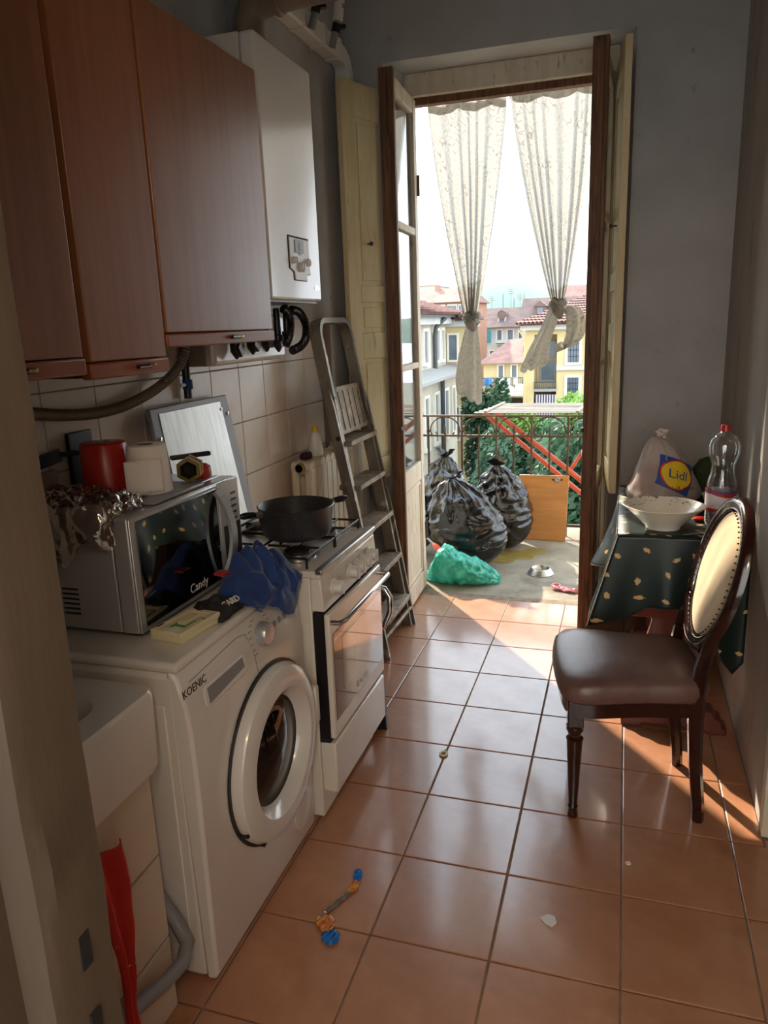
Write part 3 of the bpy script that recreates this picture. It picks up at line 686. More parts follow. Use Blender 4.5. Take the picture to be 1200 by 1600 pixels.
# control strip line and drawer
mb = MB()
ring = [(1.285, .765), (1.50, .775), (1.545, .768), (1.562, .70), (1.565, .655), (1.30, .655)]
mb.tube([wface(y, z, .0003) for y, z in ring[:5]], .0012, 6); mb.build('drawer_outline', m_plast_g, t)
dr = MB().add([wface(1.335, .735, .001), wface(1.50, .728, .001), wface(1.515, .69, .001), wface(1.335, .69, .001)], [(0, 1, 2, 3)])
rec = MB()
rr = [(1.33, .732), (1.505, .732), (1.515, .722), (1.515, .692), (1.505, .684), (1.33, .684), (1.32, .692), (1.32, .722)]
rec.prism(rr, lambda a, b, q: (wfx(b) + q, a, b), -.02, .0025)
dw = rec.build('drawer_grip', m_plast_w, t, bevel=.002)
MB().prism([(1.335, .727), (1.50, .727), (1.503, .702), (1.335, .690)], lambda a, b, q: (wfx(b) + q, a, b), .0015, .0032).build('grip_hollow', m_plast_g, dw)
o = text_mb('KOENIC', .026, frame_m(wface(1.298, .748, .0012), (0, 1, 0), (-.12, 0, 1)), .0004).build('brand_lettering', m_dark, t, smooth=False)
dl = MB().lathe([(.032, 0), (.032, .010), (.029, .022), (.027, .026), (0, .027)], (0, 0, 0), 28, 'x')
dc = wface(1.615, .742); dl.v = [Vector(p) + dc for p in dl.v]
k = dl.build('program_dial', m_silver, t)
for kk in range(7):
    a = math.pi * (.62 + kk * .10); y, z = 1.615 + .052 * math.cos(a), .742 + .052 * math.sin(a) - .006
    box('dial_mark', m_plast_g, t, wfx(z), wfx(z) + .0012, y - .010, y + .004, z - .0012, z + .0012)
    a = -math.pi * (.38 - kk * .10) ; y, z = 1.615 + .052 * math.cos(a), .742 + .052 * math.sin(a)
    if kk > 1: box('dial_mark', m_plast_g, t, wfx(z), wfx(z) + .0012, y - .004, y + .010, z - .0012, z + .0012)
for yy in (1.69, 1.72, 1.75):
    MB().lathe([(.009, 0), (.009, .003), (.007, .005), (0, .005)], wface(yy, .738), 14, 'x').build('button', m_plast_g, t)
DY, DZ, DR = 1.605, .415, .232
mb = MB().lathe([(DR - .012, -.004), (DR, .0), (DR + .002, .018), (DR - .006, .034), (DR - .03, .044), (DR - .062, .042), (DR - .082, .022), (DR - .088, .004)], (WX, DY, DZ), 56, 'x', cap=False)
door = mb.build('door', m_enamel, t, closed=False)
MB().lathe([(DR + .010, -.001), (DR + .010, .006), (DR - .004, .007)], (WX, DY, DZ), 56, 'x', cap=False).build('door_seal', m_dark, door, closed=False)
MB().lathe([(DR - .086, .006), (DR - .10, .002), (DR - .13, .012), (DR - .19, .024), (0.0, .028)], (WX, DY, DZ), 56, 'x', cap=False).build('porthole_glass', m_port, door, closed=False)
box('door_grip', m_plast_w, door, WX + .012, WX + .040, DY + DR - .018, DY + DR + .014, DZ - .045, DZ + .075, bevel=.008)
for zz in (.30, .22): box('hinge', m_darkm, door, WX + .008, WX + .026, DY - DR * math.cos(math.asin((DZ - zz) / DR)) - .004, DY - DR * math.cos(math.asin((DZ - zz) / DR)) + .006, zz - .006, zz + .006)
MB().lathe([(.056, -.001), (.056, .002), (.052, .003), (0, .003)], (WX, 1.765, .115), 28, 'x').build('filter_cap', m_enamel, t)
for xx in (-1.29, -.93):
    for yy in (1.31, 1.79): MB().lathe([(.02, 0), (.02, .010), (.012, .012), (.012, .03)], (xx, yy, 0), 12).build('foot', m_dark, t)

# ------------------------------------------------------------------ gas stove
SY0, SY1, SX = 1.885, 2.375, -.815
t = thing('gas_stove', 'white freestanding gas stove with oven and front knobs', 'stove', (-1.08, 2.13, 0))
box('body', m_enamel2, t, -1.33, SX - .03, SY0, SY1, .012, .80, bevel=.004)
box('cooktop', m_enamel2, t, -1.33, SX + .004, SY0 - .002, SY1 + .002, .80, .822, bevel=.005)
box('cooktop_rim', m_steel, t, SX - .012, SX + .010, SY0 - .003, SY1 + .003, .812, .829, bevel=.004)
fp = MB().prism([(SX - .03, .70), (SX + .012, .70), (SX + .004, .80), (SX - .03, .80)], lambda a, b, q: (a, q, b), SY0 - .002, SY1 + .002).build('control_fascia', m_enamel2, t, bevel=.004)
for k, yy in enumerate((1.965, 2.105, 2.165, 2.225, 2.29)):
    kb = MB().lathe([(.024, 0), (.024, .006), (.019, .009), (.0185, .030), (.016, .034), (0, .034)], (SX + .008, yy, .752), 22, 'x').build('knob', m_plast_w, t)
    box('knob_grip', m_plast_w, kb, SX + .014, SX + .046, yy - .005, yy + .005, .752 - .021, .752 + .021, bevel=.003)
box('door_core', m_dark, t, SX - .03, SX + .006, SY0 + .006, SY1 - .006, .285, .692)
od = MB().box(SX + .006, SX + .024, SY0, SY1, .29, .692).build('oven_door', m_enamel2, t, bevel=.005)
gl = box('door_glass', m_ovengl, od, SX + .022, SX + .0265, SY0 + .018, SY1 - .018, .345, .625, bevel=.001)
box('oven_window', m_ovenin, od, SX + .0255, SX + .0275, SY0 + .085, SY1 - .085, .415, .590, bevel=.0005)
text_mb('Bompani', .028, frame_m((SX + .0275, 2.13, .375), (0, 1, 0), (0, 0, 1)), .0004).build('brand_lettering', m_plast_w, od, smooth=False)
hx = SX + .062
MB().tube([(SX + .022, SY0 + .012, .665), (hx - .012, SY0 + .014, .665), (hx, SY0 + .035, .668), (hx, 2.13, .670), (hx, SY1 - .035, .668), (hx - .012, SY1 - .014, .665), (SX + .022, SY1 - .012, .665)], .0085, 10).build('door_handle', m_chrome, t)
box('warming_drawer', m_enamel2, t, SX - .03, SX + .022, SY0, SY1, .105, .272, bevel=.006)
box('drawer_gap', m_darkm, t, SX - .03, SX + .004, SY0 + .004, SY1 - .004, .272, .286)
box('plinth', m_plast_g, t, SX - .08, SX - .06, SY0 + .01, SY1 - .01, .0, .105)
for xx in (-1.30, SX - .10):
    for yy in (SY0 + .03, SY1 - .03): MB().lathe([(.016, 0), (.016, .02)], (xx, yy, 0), 10).build('foot', m_dark, t)
for xx, yy, r in ((-.935, 2.01, .045), (-.94, 2.26, .036), (-1.19, 2.01, .036), (-1.19, 2.26, .052)):
    bn = MB().lathe([(r + .012, 0), (r + .01, .004), (r, .006), (r, .016), (r - .006, .018)], (xx, yy, .822), 24).build('burner', m_steel, t)
    MB().lathe([(r - .004, .018), (r - .004, .024), (r - .010, .027), (0, .028)], (xx, yy, .822), 24).build('burner_cap', m_iron_c, bn)
def grate(y0, y1):
    mb = MB(); z = .853; x0, x1 = -1.235, -.86
    loop = [(x0, y0, z), (x1, y0, z), (x1, y1, z), (x0, y1, z)]
    mb.tube([loop[0], loop[1]], .004, 6); mb.tube([loop[1], loop[2]], .004, 6); mb.tube([loop[2], loop[3]], .004, 6); mb.tube([loop[3], loop[0]], .004, 6)
    ym = (y0 + y1) / 2; xm = (x0 + x1) / 2
    mb.tube([(xm, y0, z), (xm, y1, z)], .004, 6)
    for cx in (-.935, -1.19):
        for s_ in (-1, 1):
            mb.tube([(cx, ym + s_ * (y1 - y0) / 2, z), (cx, ym + s_ * .03, z), (cx, ym + s_ * .022, z - .006)], .004, 6)
            mb.tube([(min(cx + s_ * .10, x1) if cx > -1 else max(cx + s_ * .10, x0), ym, z), (cx + s_ * .03, ym, z), (cx + s_ * .022, ym, z - .006)], .004, 6)
    for x, y in ((x0, y0), (x1, y0), (x1, y1), (x0, y1), (xm, y0), (xm, y1)): mb.tube([(x, y, z), (x, y, .823)], .004, 6)
    return mb
grate(SY0 + .02, 2.125).build('pan_grate', m_iron_c, t); grate(2.135, SY1 - .02).build('pan_grate', m_iron_c, t)
# raised lid
t = thing('stove_lid', 'grey metal stove lid standing raised against the wall tiles', 'lid', (-1.22, 2.13, .826))
b0, b1 = Vector((-1.275, 0, .83)), Vector((-1.348, 0, 1.285)); dd = (b1 - b0)
LP = lambda y, s, q=0: Vector((b0.x + dd.x * s + q, y, b0.z + dd.z * s + q * .16))
mb = MB().add([LP(1.89, 0), LP(2.375, 0), LP(2.36, 1), LP(1.90, 1), LP(1.89, 0, .016), LP(2.375, 0, .016), LP(2.36, 1, .016), LP(1.90, 1, .016)],
              [(3, 2, 1, 0), (4, 5, 6, 7), (0, 1, 5, 4), (1, 2, 6, 5), (2, 3, 7, 6), (3, 0, 4, 7)])
lid = mb.build('lid_frame', m_plast_g, t, bevel=.004)
MB().add([LP(1.93, .03, .016), LP(2.32, .03, .016), LP(2.305, .96, .016), LP(1.94, .96, .016), LP(1.93, .03, .0185), LP(2.32, .03, .0185), LP(2.305, .96, .0185), LP(1.94, .96, .0185)],
         [(3, 2, 1, 0), (4, 5, 6, 7), (0, 1, 5, 4), (1, 2, 6, 5), (2, 3, 7, 6), (3, 0, 4, 7)]).build('lid_panel', m_steel, t, bevel=.001)
for y, s_ in ((1.918, .80), (2.338, .86), (2.30, .90)):
    MB().lathe([(.006, 0), (.006, .004), (0, .005)], LP(y, s_, .017), 10, 'x').build('rivet', m_chrome, t)

# ------------------------------------------------------------------ pot
t = thing('cooking_pot', 'dark speckled cooking pot with two handles on the stove', 'pot', (-.985, 2.125, .858))
PC = (-.985, 2.125, .858)
MB().lathe([(0, 0), (.092, 0), (.104, .006), (.112, .022), (.120, .096), (.1235, .100), (.121, .1025), (.1165, .099), (.108, .024), (.09, .008), (0, .006)], PC, 48).build('vessel', m_pot, t, angle=1.0)
for s_ in (-1, 1):
    ang = math.radians(52); d = Vector((math.cos(ang), math.sin(ang), 0)) * s_; n_ = Vector((-d.y, d.x, 0)); c = Vector(PC) + Vector((0, 0, .088))
    MB().tube([c + d * .116, c + d * .140], .011, 10).build('handle_bracket', m_steel, t)
    mb = MB().tube([c + d * .136 - n_ * .0 + Vector((0, 0, 0)), c + d * .150 + Vector((0, 0, .002)), c + d * .175 + Vector((0, 0, .006)), c + d * .192 + Vector((0, 0, .008)), c + d * .197 + Vector((0, 0, .009))], [.014, .024, .027, .017, .004], 12, sq=(.34, 1))
    # squash vertically
    for q in range(len(mb.v)):
        p = Vector(mb.v[q]); mb.v[q] = (p.x, p.y, c.z + .004 + (p.z - c.z - .004) * .42)
    mb.build('handle', m_dark, t)

# ------------------------------------------------------------------ microwave
MX, MY0, MY1, MZ0, MZ1 = -1.03, 1.35, 1.845, .832, 1.108
t = thing('microwave_oven', 'silver microwave oven standing on the washing machine', 'microwave', (-1.19, 1.6, .82))
box('housing', m_silver, t, -1.36, MX - .055, MY0 + .003, MY1 - .003, MZ0, MZ1, bevel=.004)
box('front_bezel', m_silver, t, MX - .053, MX - .006, MY0, MY1, MZ0, MZ1, bevel=.006)
dfm = box('door_frame', m_silver, t, MX - .006, MX, MY0, 1.735, MZ0 + .002, MZ1 - .002, bevel=.003)
box('door_glass', m_mirror, dfm, MX - .001, MX + .0022, MY0 + .020, 1.722, MZ0 + .014, MZ1 - .012, bevel=.001)
text_mb('Candy', .034, frame_m((MX + .0025, 1.60, MZ0 + .036), (0, 1, 0), (0, 0, 1)), .0003).build('brand_lettering', m_plast_w, dfm, smooth=False)
box('control_panel', m_silver, t, MX - .006, MX + .001, 1.737, MY1, MZ0 + .002, MZ1 - .002, bevel=.002)
for k in range(5): box('button', m_dark, t, MX + .001, MX + .0025, 1.800, 1.825, MZ1 - .045 - k * .018, MZ1 - .039 - k * .018)
box('lower_panel', m_dark, t, MX + .0005, MX + .0022, 1.75, MY1 - .006, MZ0 + .03, MZ1 - .125)
hp = [Vector((MX + .004 + .034 * math.sin(math.pi * k / 14) ** .7, 1.722 + .012 * math.sin(math.pi * k / 14), MZ0 + .018 + (MZ1 - MZ0 - .036) * k / 14)) for k in range(15)]
mb = MB()
for a, b in zip(hp, hp[1:]): mb.bar(a, b + (b - a) * .02, .028, .010, (1, 0, 0))
mb.build('door_handle', m_silver, t, smooth=False)
for k in range(6): box('side_vent', m_dark, t, -1.24, -1.195, MY0 + .0025, MY0 + .0036, .868 + k * .012, .873 + k * .012)
for xx in (-1.32, -1.08):
    for yy in (1.39, 1.80): MB().lathe([(.014, 0), (.012, .012)], (xx, yy, .820), 10).build('foot', m_dark, t)

# ------------------------------------------------------------------ things on the microwave
m_bread2 = M('browned_food', '4f2812', '8a6a50', rough=.35, scale=13, con=(.42, .66), bump=.3, bscale=40, metal=.15)
t = thing('foil_tray', 'foil tray of browned food wrapped in crumpled film on the microwave', 'tray', (-1.17, 1.40, MZ1))
def tray(u, v):
    # v 0 centre top -> 1 hanging skirt
    a = u * 2 * math.pi; cx, cy = -1.20, 1.400; ax, ay = .125, .082
    ca, sa = math.cos(a), math.sin(a); k = (abs(ca) ** 4 + abs(sa) ** 4) ** -.25
    if v < .72:
        r = v / .72; x, y, z = cx + ax * ca * k * r, cy + ay * sa * k * r, MZ1 + .030 + .010 * (1 - r * r)
    else:
        r = (v - .72) / .28; x, y = cx + ax * ca * k * (1 + .03 * r), cy + ay * sa * k * (1 + .06 * r); z = MZ1 + .030 - .030 * r
        if sa < -.1: z -= r * .085 * min(1, -sa * 1.5) * (1 - .35 * max(0, ca)) * (1 + .3 * math.sin(ca * 9)); y -= .006 * r
    q = (x, y, z); nn = .014 * N3(q, 34, 1) + .009 * N3(q, 70, 2) - .008 * abs(N3(q, 45, 8))
    y2 = y + .006 * N3(q, 40, 3)
    if z < MZ1 + .002 and sa < -.1: y2 = min(y2, MY0 - .004)
    z2 = z + nn * (1 if v < .9 else .3)
    if y2 > MY0 - .003: z2 = max(z2, MZ1 + .001)
    return (x + .005 * N3(q, 40, 4), y2, z2)
MB().grid(tray, 96, 34, cu=True).build('baked_food', m_bread2, t, closed=False, angle=2)
def film(u, v):
    p = Vector(tray(u, v)); q = (p.x, p.y, p.z); c_ = Vector((-1.195, 1.405, MZ1 - .05)); d_ = (p - c_).normalized()
    w_ = 1 - 2 * abs(noise.noise(Vector((q[0] * 40 + q[2] * 18, q[1] * 40, q[2] * 34)))); w2 = 1 - 2 * abs(noise.noise(Vector((q[0] * 85, q[1] * 85, q[2] * 70))))
    return p + d_ * (.004 + .007 * max(0, w_) + .003 * w2)
MB().grid(film, 150, 60, cu=True).build('crumpled_film', m_cling, t, closed=False, angle=.9)
mb = MB()
def sheet(u, v):
    x = -1.335 + .20 * u; y = MY0 - .010 - .012 * v - .02 * v * u; z = MZ1 - .03 - v * (.15 - .12 * u)
    q = (x, y, z); return (x + .012 * N3(q, 20, 5), min(y - .006 * abs(N3(q, 30, 6)), MY0 - .004), z + .01 * N3(q, 25, 7))
MB().grid(sheet, 16, 16).build('hanging_film', m_foil2, t, closed=False, solid=.0005)
def roll(name, label, c, r0, r1, h, m, hole=.018, grp=None, tail=False):
    t = thing(name, label, 'paper roll', c)
    MB().lathe([(hole, 0), (r0, 0), (r0, .002), (r1, h - .003), (r1 - .003, h), (hole, h), (hole, h - .02), (hole, 0)], c, 32).build('roll', m, t, angle=.8)
    MB().lathe([(hole + .0001, 0.001), (hole + .002, h + .0005), (hole - .001, h + .0005), (hole - .001, h - .03), (hole + .0001, 0.001)], c, 24).build('core', m_hose, t)
    return t
roll('red_roll', 'red paper roll standing on the microwave', (-1.235, 1.555, MZ1 + .002), .060, .056, .135, m_redp)
wr_ = roll('kitchen_roll', 'white kitchen paper roll with a loose sheet on the microwave', (-1.125, 1.575, MZ1 + .012), .056, .048, .118, m_paper)
def loose(u, v):
    x = -1.125 + .056 * math.cos(-.6 - u * .9) ; a = -.35 - 1.25 * u
    return (-1.125 + (.058 + .045 * max(0, u - .45)) * math.cos(a) , 1.575 + (.058 + .06 * max(0, u - .45)) * math.sin(a), MZ1 + .018 + .082 * v + .006 * N3((u * 4, v * 3, 1)))
MB().grid(loose, 18, 8).build('loose_sheet', m_paper, wr_, closed=False, solid=.0008)
o = MB().box(-1.22, -1.045, 1.47, 1.70, MZ1 + .001, MZ1 + .011).build('baking_tray', m_plast_g, bevel=.004); tag(o, 'flat dark baking tray under the white kitchen roll', 'tray')
t = thing('brass_fitting', 'brass hexagonal pipe fitting lying on its side by the kitchen roll', 'pipe fitting', (-1.085, 1.71, MZ1 + .012))
ax_ = frame_m((-1.092, 1.72, MZ1 + .046), (0, 0, 1), (-.93, -.36, 0))
mb = MB().lathe([(.020, 0), (.034, 0), (.034, .018), (.026, .018), (.026, .03), (.034, .032), (.034, .05), (.024, .05), (.022, .004)], n=6); mb.v = [ax_ @ Vector(p) for p in mb.v]
mb.v = [tuple(p) for p in mb.v]; mb.build('hex_nut', m_brass, t, smooth=False)
mb = MB().lathe([(.019, -.012), (.026, -.012), (.026, .001), (.019, .001)], n=20); mb.v = [ax_ @ Vector(p) for p in mb.v]; mb.build('collar', m_brass, t)
mb = MB().lathe([(.0, .012), (.023, .012)], n=20); mb.v = [ax_ @ Vector(p) for p in mb.v]; mb.build('bore', m_darkm, t, closed=False)
t = thing('tap_lever', 'red plastic tap lever beside the brass fitting', 'lever', (-1.13, 1.80, MZ1))
MB().lathe([(.034, 0), (.036, .008), (.034, .030), (.026, .036), (.024, .028), (0, .024)], (-1.115, 1.785, MZ1 + .004), 18, sx=1, sy=1.1).build('hub', m_redp, t)
MB().tube([(-1.15, 1.755, MZ1 + .024), (-1.135, 1.765, MZ1 + .038), (-1.115, 1.775, MZ1 + .042), (-1.10, 1.785, MZ1 + .032)], [.010, .014, .014, .008], 8).build('lever', m_redp, t)
t = thing('knife', 'black knife handle resting over the red tap lever', 'knife', (-1.14, 1.77, MZ1 + .06))
MB().bar((-1.165, 1.735, MZ1 + .066), (-1.09, 1.815, MZ1 + .068), .020, .012).build('handle', m_dark, t, bevel=.003)
MB().bar((-1.165, 1.735, MZ1 + .066), (-1.19, 1.705, MZ1 + .066), .018, .002).build('blade', m_steel, t)
t = thing('spatula', 'black kitchen spatula leaning on the wall tiles behind the red roll', 'spatula', (-1.33, 1.52, MZ1))
MB().bar((-1.345, 1.41, MZ1 + .096), (-1.335, 1.52, MZ1 + .110), .006, .034).build('blade', m_dark, t, bevel=.002)
MB().tube([(-1.335, 1.52, MZ1 + .110), (-1.325, 1.56, MZ1 + .108), (-1.318, 1.605, MZ1 + .10)], .007, 8).build('handle', m_dark, t)
o = MB().box(-1.357, -1.335, 1.36, 1.50, MZ1 + .001, MZ1 + .075).build('cardboard_box', M('cardboard', '7d6146', '6b523a', rough=.8), bevel=.002); tag(o, 'small brown cardboard box against the wall tiles on the microwave', 'box')
o = MB().box(-1.362, -1.348, 1.57, 1.66, MZ1 + .001, MZ1 + .155).build('cutting_board', m_dark, bevel=.003); tag(o, 'thin black board upright behind the red roll', 'board')
mb = MB()
for q in range(1):
    mb.grid(lambda u, v: (-1.305 + .012 * math.cos(u * 6.28) * (1.2 - v * .5) + .004 * N3((u * 5, v * 4, 2)), 1.665 + .03 * math.sin(u * 6.28) * (1.2 - v * .6), MZ1 + .001 + .115 * v + .006 * N3((u * 6, v * 6, 5))), 16, 10, cu=True)
o = mb.build('green_bag', m_greenb, closed=False); tag(o, 'crumpled green plastic bag between the red and white rolls', 'bag')

# ------------------------------------------------------------------ things on the washing machine
def heap(u, v):
    y = 1.585 + .28 * v
    path = [(-.982, .828), (-.978, .875), (-.96, .918), (-.925, .915), (-.89, .870), (-.872, .832), (-.846, .800), (-.840, .745)]
    s_ = u * (len(path) - 1); k = min(int(s_), len(path) - 2); f = s_ - k
    x = path[k][0] + (path[k + 1][0] - path[k][0]) * f; z = path[k][1] + (path[k + 1][1] - path[k][1]) * f
    edge = math.sin(math.pi * min(max(v, 0.0), 1.0)) ** .55
    if u < .72: z = .826 + (z - .826) * (.12 + .88 * edge)
    else:
        dv = max(0, 1 - abs(v - .60) / .48); g = (u - .72) / .28; z = .826 + (z - .826) * (.15 + .95 * dv) ; x = x - (1 - dv) * .03 * g
    q = (x, y, z); w = .4 if u > .8 else 1
    n1 = N3((x * 1.0, y * 1.0, z), 17, 1); n2 = abs(N3((x + y * .6, y, z), 26, 2))
    wx = x + .03 * N3(q, 9, 7); wy = y + .04 * N3(q, 8, 8); rg = 1 - 2.2 * abs(noise.noise(Vector((wx * 15 + wy * 9, wy * 15, 1.7)))); rg2 = 1 - 2 * abs(noise.noise(Vector((wx * 30, wy * 22 + wx * 10, 4.1))))
    z += (.034 * n1 + .026 * (rg - .4) + .010 * rg2) * w * edge; x += (.022 * N3(q, 20, 4) + .008 * rg) * w * edge; x = max(x, -.986)
    if z < .826 and x < -.885: z = .826
    if x < -.868 and z < .822 and u > .7: x = -.846
    return (x, y, z)
o = MB().grid(heap, 60, 60).build('tshirt', m_blue, closed=False, solid=.002, off=1, angle=2.0)
t = thing('blue_shirt', 'crumpled blue shirt draped over the washing machine edge', 'shirt', (-.93, 1.7, .822))
o.name = 'shirt_body'; o.parent = t; im = WM[t.name].inverted(); o.data.transform(im)
MB().box(-.985, -.955, 1.60, 1.635, .895, .902).build('red_label', m_redp, t, bevel=.002)
def heap2(u, v):
    x = -1.005 + .105 * u; y = 1.480 + .105 * v; e_ = (math.sin(math.pi * u) * math.sin(math.pi * v)) ** .5
    q = (x, y, 0); return (x + .008 * N3(q, 30, 3), y + .008 * N3(q, 30, 5), .8225 + e_ * (.040 + .024 * N3(q, 28, 9) - .014 * abs(N3(q, 40, 2))))
t = thing('black_garment', 'small black garment with red and white print before the microwave', 'garment', (-.95, 1.62, .8205))
MB().grid(heap2, 36, 44).build('garment', m_blackc, t, closed=False, solid=.002, off=1, angle=2.0)
text_mb('CARD', .024, frame_m((-.911, 1.55, .850), (.15, 1, 0), (-.8, 0, .6)), .0015).build('print', m_plast_w, t, smooth=False)
box('red_print', m_redp, t, -.925, -.912, 1.52, 1.535, .846, .853, bevel=.002)
# thermostat-like open box
t = thing('thermostat_case', 'opened ivory thermostat case with a green circuit board', 'device', (-.955, 1.42, .8205))
q = Matrix.Translation((-.962, 1.425, .8205)) @ Matrix.Rotation(math.radians(-7), 4, 'Z')
def tb(name, m, x0, x1, y0, y1, z0, z1, bev=.002):
    mb = MB().box(x0, x1, y0, y1, z0, z1); mb.v = [q @ Vector(p) for p in mb.v]; return mb.build(name, m, t, bevel=bev)
tb('base', m_ivory, -.045, .045, -.072, .072, 0, .012)
tb('rim', m_ivory, -.045, -.030, -.072, .072, .012, .026); tb('rim', m_ivory, .026, .045, -.072, .072, .012, .026)
tb('rim', m_ivory, -.030, .026, -.072, -.045, .012, .026); tb('rim', m_ivory, -.030, .026, .055, .072, .012, .026)
tb('circuit_board', m_green, -.028, .020, -.040, .025, .012, .016, .0005); tb('battery_bay', m_ivory, -.020, .004, -.008, .050, .014, .024)
tb('sticker', m_paper, .000, .026, -.066, -.040, .026, .0265, 0); tb('screw_slot', m_dark, -.040, -.034, -.055, -.035, .0255, .0265, 0)
tb('screw_slot', m_dark, .030, .040, .020, .024, .0255, .0265, 0)

# ------------------------------------------------------------------ sink and its plinth
t = thing('ceramic_sink', 'white ceramic sink beside the washing machine, partly behind the jamb', 'sink', (-1.1, .95, .62))
mb = MB()
def ring_(x0, x1, y0, y1, z, r=.03, n=5):
    out = []
    for cx, cy, a0 in ((x1 - r, y1 - r, 0), (x0 + r, y1 - r, 90), (x0 + r, y0 + r, 180), (x1 - r, y0 + r, 270)):
        for i in range(n): a = math.radians(a0 + 90 * i / (n - 1)); out.append((cx + r * math.cos(a), cy + r * math.sin(a), z))
    return out
rs = [ring_(-1.36, -.895, .62, 1.185, .625), ring_(-1.36, -.89, .62, 1.19, .64), ring_(-1.36, -.89, .62, 1.195, .79), ring_(-1.36, -.895, .625, 1.19, .80),
      ring_(-1.31, -.955, .67, 1.115, .798, .06), ring_(-1.30, -.965, .68, 1.105, .785, .06), ring_(-1.27, -1.0, .71, 1.07, .67, .06), ring_(-1.15, -1.1, .86, .92, .662, .02)]
nn_ = len(rs[0]); mb.add([p for r in rs for p in r], [(i * nn_ + k, i * nn_ + (k + 1) % nn_, (i + 1) * nn_ + (k + 1) % nn_, (i + 1) * nn_ + k) for i in range(len(rs) - 1) for k in range(nn_)] + [tuple(range(nn_))[::-1], tuple((len(rs) - 1) * nn_ + k for k in range(nn_))])
mb.build('basin', m_sinkw, t, angle=.6)
MB().lathe([(.022, 0), (.022, .003), (.016, .004), (0, .002)], (-1.125, .89, .662), 16).build('drain', m_chrome, t)
t = thing('sink_support', 'tiled white support wall under the sink', 'support', (-1.0, 1.1, 0))
box('core', m_wgrout, t, -1.36, -.935, 1.06, 1.172, 0, .622)
for z0, z1 in ((0.0, .19), (.194, .40), (.404, .62)):
    box('tile', m_wtile, t, -.935, -.925, 1.055, 1.178, z0 + .002, z1 - .002, bevel=.002)
    for x0, x1 in ((-1.36, -1.14), (-1.136, -.927)): box('tile', m_wtile, t, x0, x1, 1.172, 1.180, z0 + .002, z1 - .002, bevel=.002); box('tile', m_wtile, t, x0, x1, 1.052, 1.06, z0 + .002, z1 - .002, bevel=.002)
for z0, z1 in ((0.0, .19), (.194, .40), (.404, .62)): box('tile', m_wtile, t, -.945, -.925, .86, 1.051, z0 + .002, z1 - .002, bevel=.002)
box('core', m_wgrout, t, -1.36, -.945, .86, 1.06, 0, .622)
o = MB().tube([(-.98, 1.222, .25), (-.935, 1.222, .185), (-.90, 1.205, .155), (-.885, 1.16, .145), (-.89, 1.10, .152), (-.90, 1.02, .17), (-.905, .93, .18)], .017, 12).build('waste_hose', m_plast_g); tag(o, 'grey bent waste hose at the corner of the sink support', 'hose')
def rag(u, v):
    y = .975 - .02 * v; z = .545 - .545 * v
    w = .030 + .012 * math.sin(v * 7 + 1) - .012 * v
    return (-.888 + .014 * math.sin(u * 9) * (1 - v * .4) + .03 * v + .006 * N3((u * 3, v * 8, 0)), y + (u - .5) * w * 2 + .012 * math.sin(v * 5), z + .028 * u * (1 - v) * (1 if v < .1 else .4))
o = MB().grid(rag, 14, 40).build('red_cloth', m_redcl, closed=False, solid=.003); tag(o, 'red patterned cloth strip hanging from the sink edge', 'cloth')

# ------------------------------------------------------------------ folded black panel, ladder, radiator
t = thing('folding_table', 'black folded panel with a chrome handle between stove and stepladder', 'folding table', (-.93, 2.5, 0))
MB().add([(-1.30, 2.415, .0), (-.815, 2.445, .0), (-.815, 2.475, .0), (-1.30, 2.445, .0), (-1.30, 2.415, .53), (-.845, 2.445, .53), (-.845, 2.475, .53), (-1.30, 2.445, .53)],
         [(3, 2, 1, 0), (4, 5, 6, 7), (0, 1, 5, 4), (1, 2, 6, 5), (2, 3, 7, 6), (3, 0, 4, 7)]).build('panel', m_dark, t, bevel=.004)
MB().tube([(-.85, 2.46, .40), (-.815, 2.462, .42), (-.790, 2.465, .48), (-.79, 2.468, .535), (-.81, 2.47, .565), (-.86, 2.468, .572), (-.93, 2.464, .56)], .011, 10).build('handle', m_chrome, t)

LX = lambda z: -1.02 - .173 * z
t = thing('stepladder', 'worn grey metal stepladder folded and leaning by the radiator', 'ladder', (-1.02, 3.3, 0))
yA, yB = 3.075, 3.46
hoop = []
for i in range(0, 13):
    a = math.pi * i / 12; k_ = 1.0
    cy = yA + .07 - .07 * math.cos(a) if i <= 6 else yB - .07 - .07 * math.cos(a)
    hoop.append((LX(1.46 + .07 * math.sin(a)), cy, 1.46 + .07 * math.sin(a)))
fr_ = [(LX(z), yA, z) for z in (0.0, .4, .8, 1.2, 1.46)] + hoop[1:6] + [(LX(1.53), yA + .07, 1.53), (LX(1.53), yB - .07, 1.53)] + hoop[7:12] + [(LX(z), yB, z) for z in (1.46, 1.2, .8, .4, 0.0)]
mb = MB()
for a, b in zip(fr_, fr_[1:]):
    a = Vector(a); b = Vector(b); e_ = (b - a).normalized() * .004; mb.bar(a - e_, b + e_, .052, .022, (0, 1, 0) if abs((b - a).y) < .01 else (1, 0, -.1) if False else ((b - a).cross(Vector((1, 0, .17)))))
mb.build('front_frame', m_alum, t, smooth=False)
for yy in (yA - .03, yB + .03):
    pts = [(LX(z) + .012 + (.012 if z < 1.1 else 0), yy, z) for z in (0.0, .6, 1.15)] + [(LX(1.26) - .005, yy + (.02 if yy < 3.3 else -.02), 1.27)]
    m2 = MB()
    for a, b in zip(pts, pts[1:]): m2.bar(a, b, .030, .018, (0, 1, 0))
    m2.build('rear_leg', m_alum, t, smooth=False)
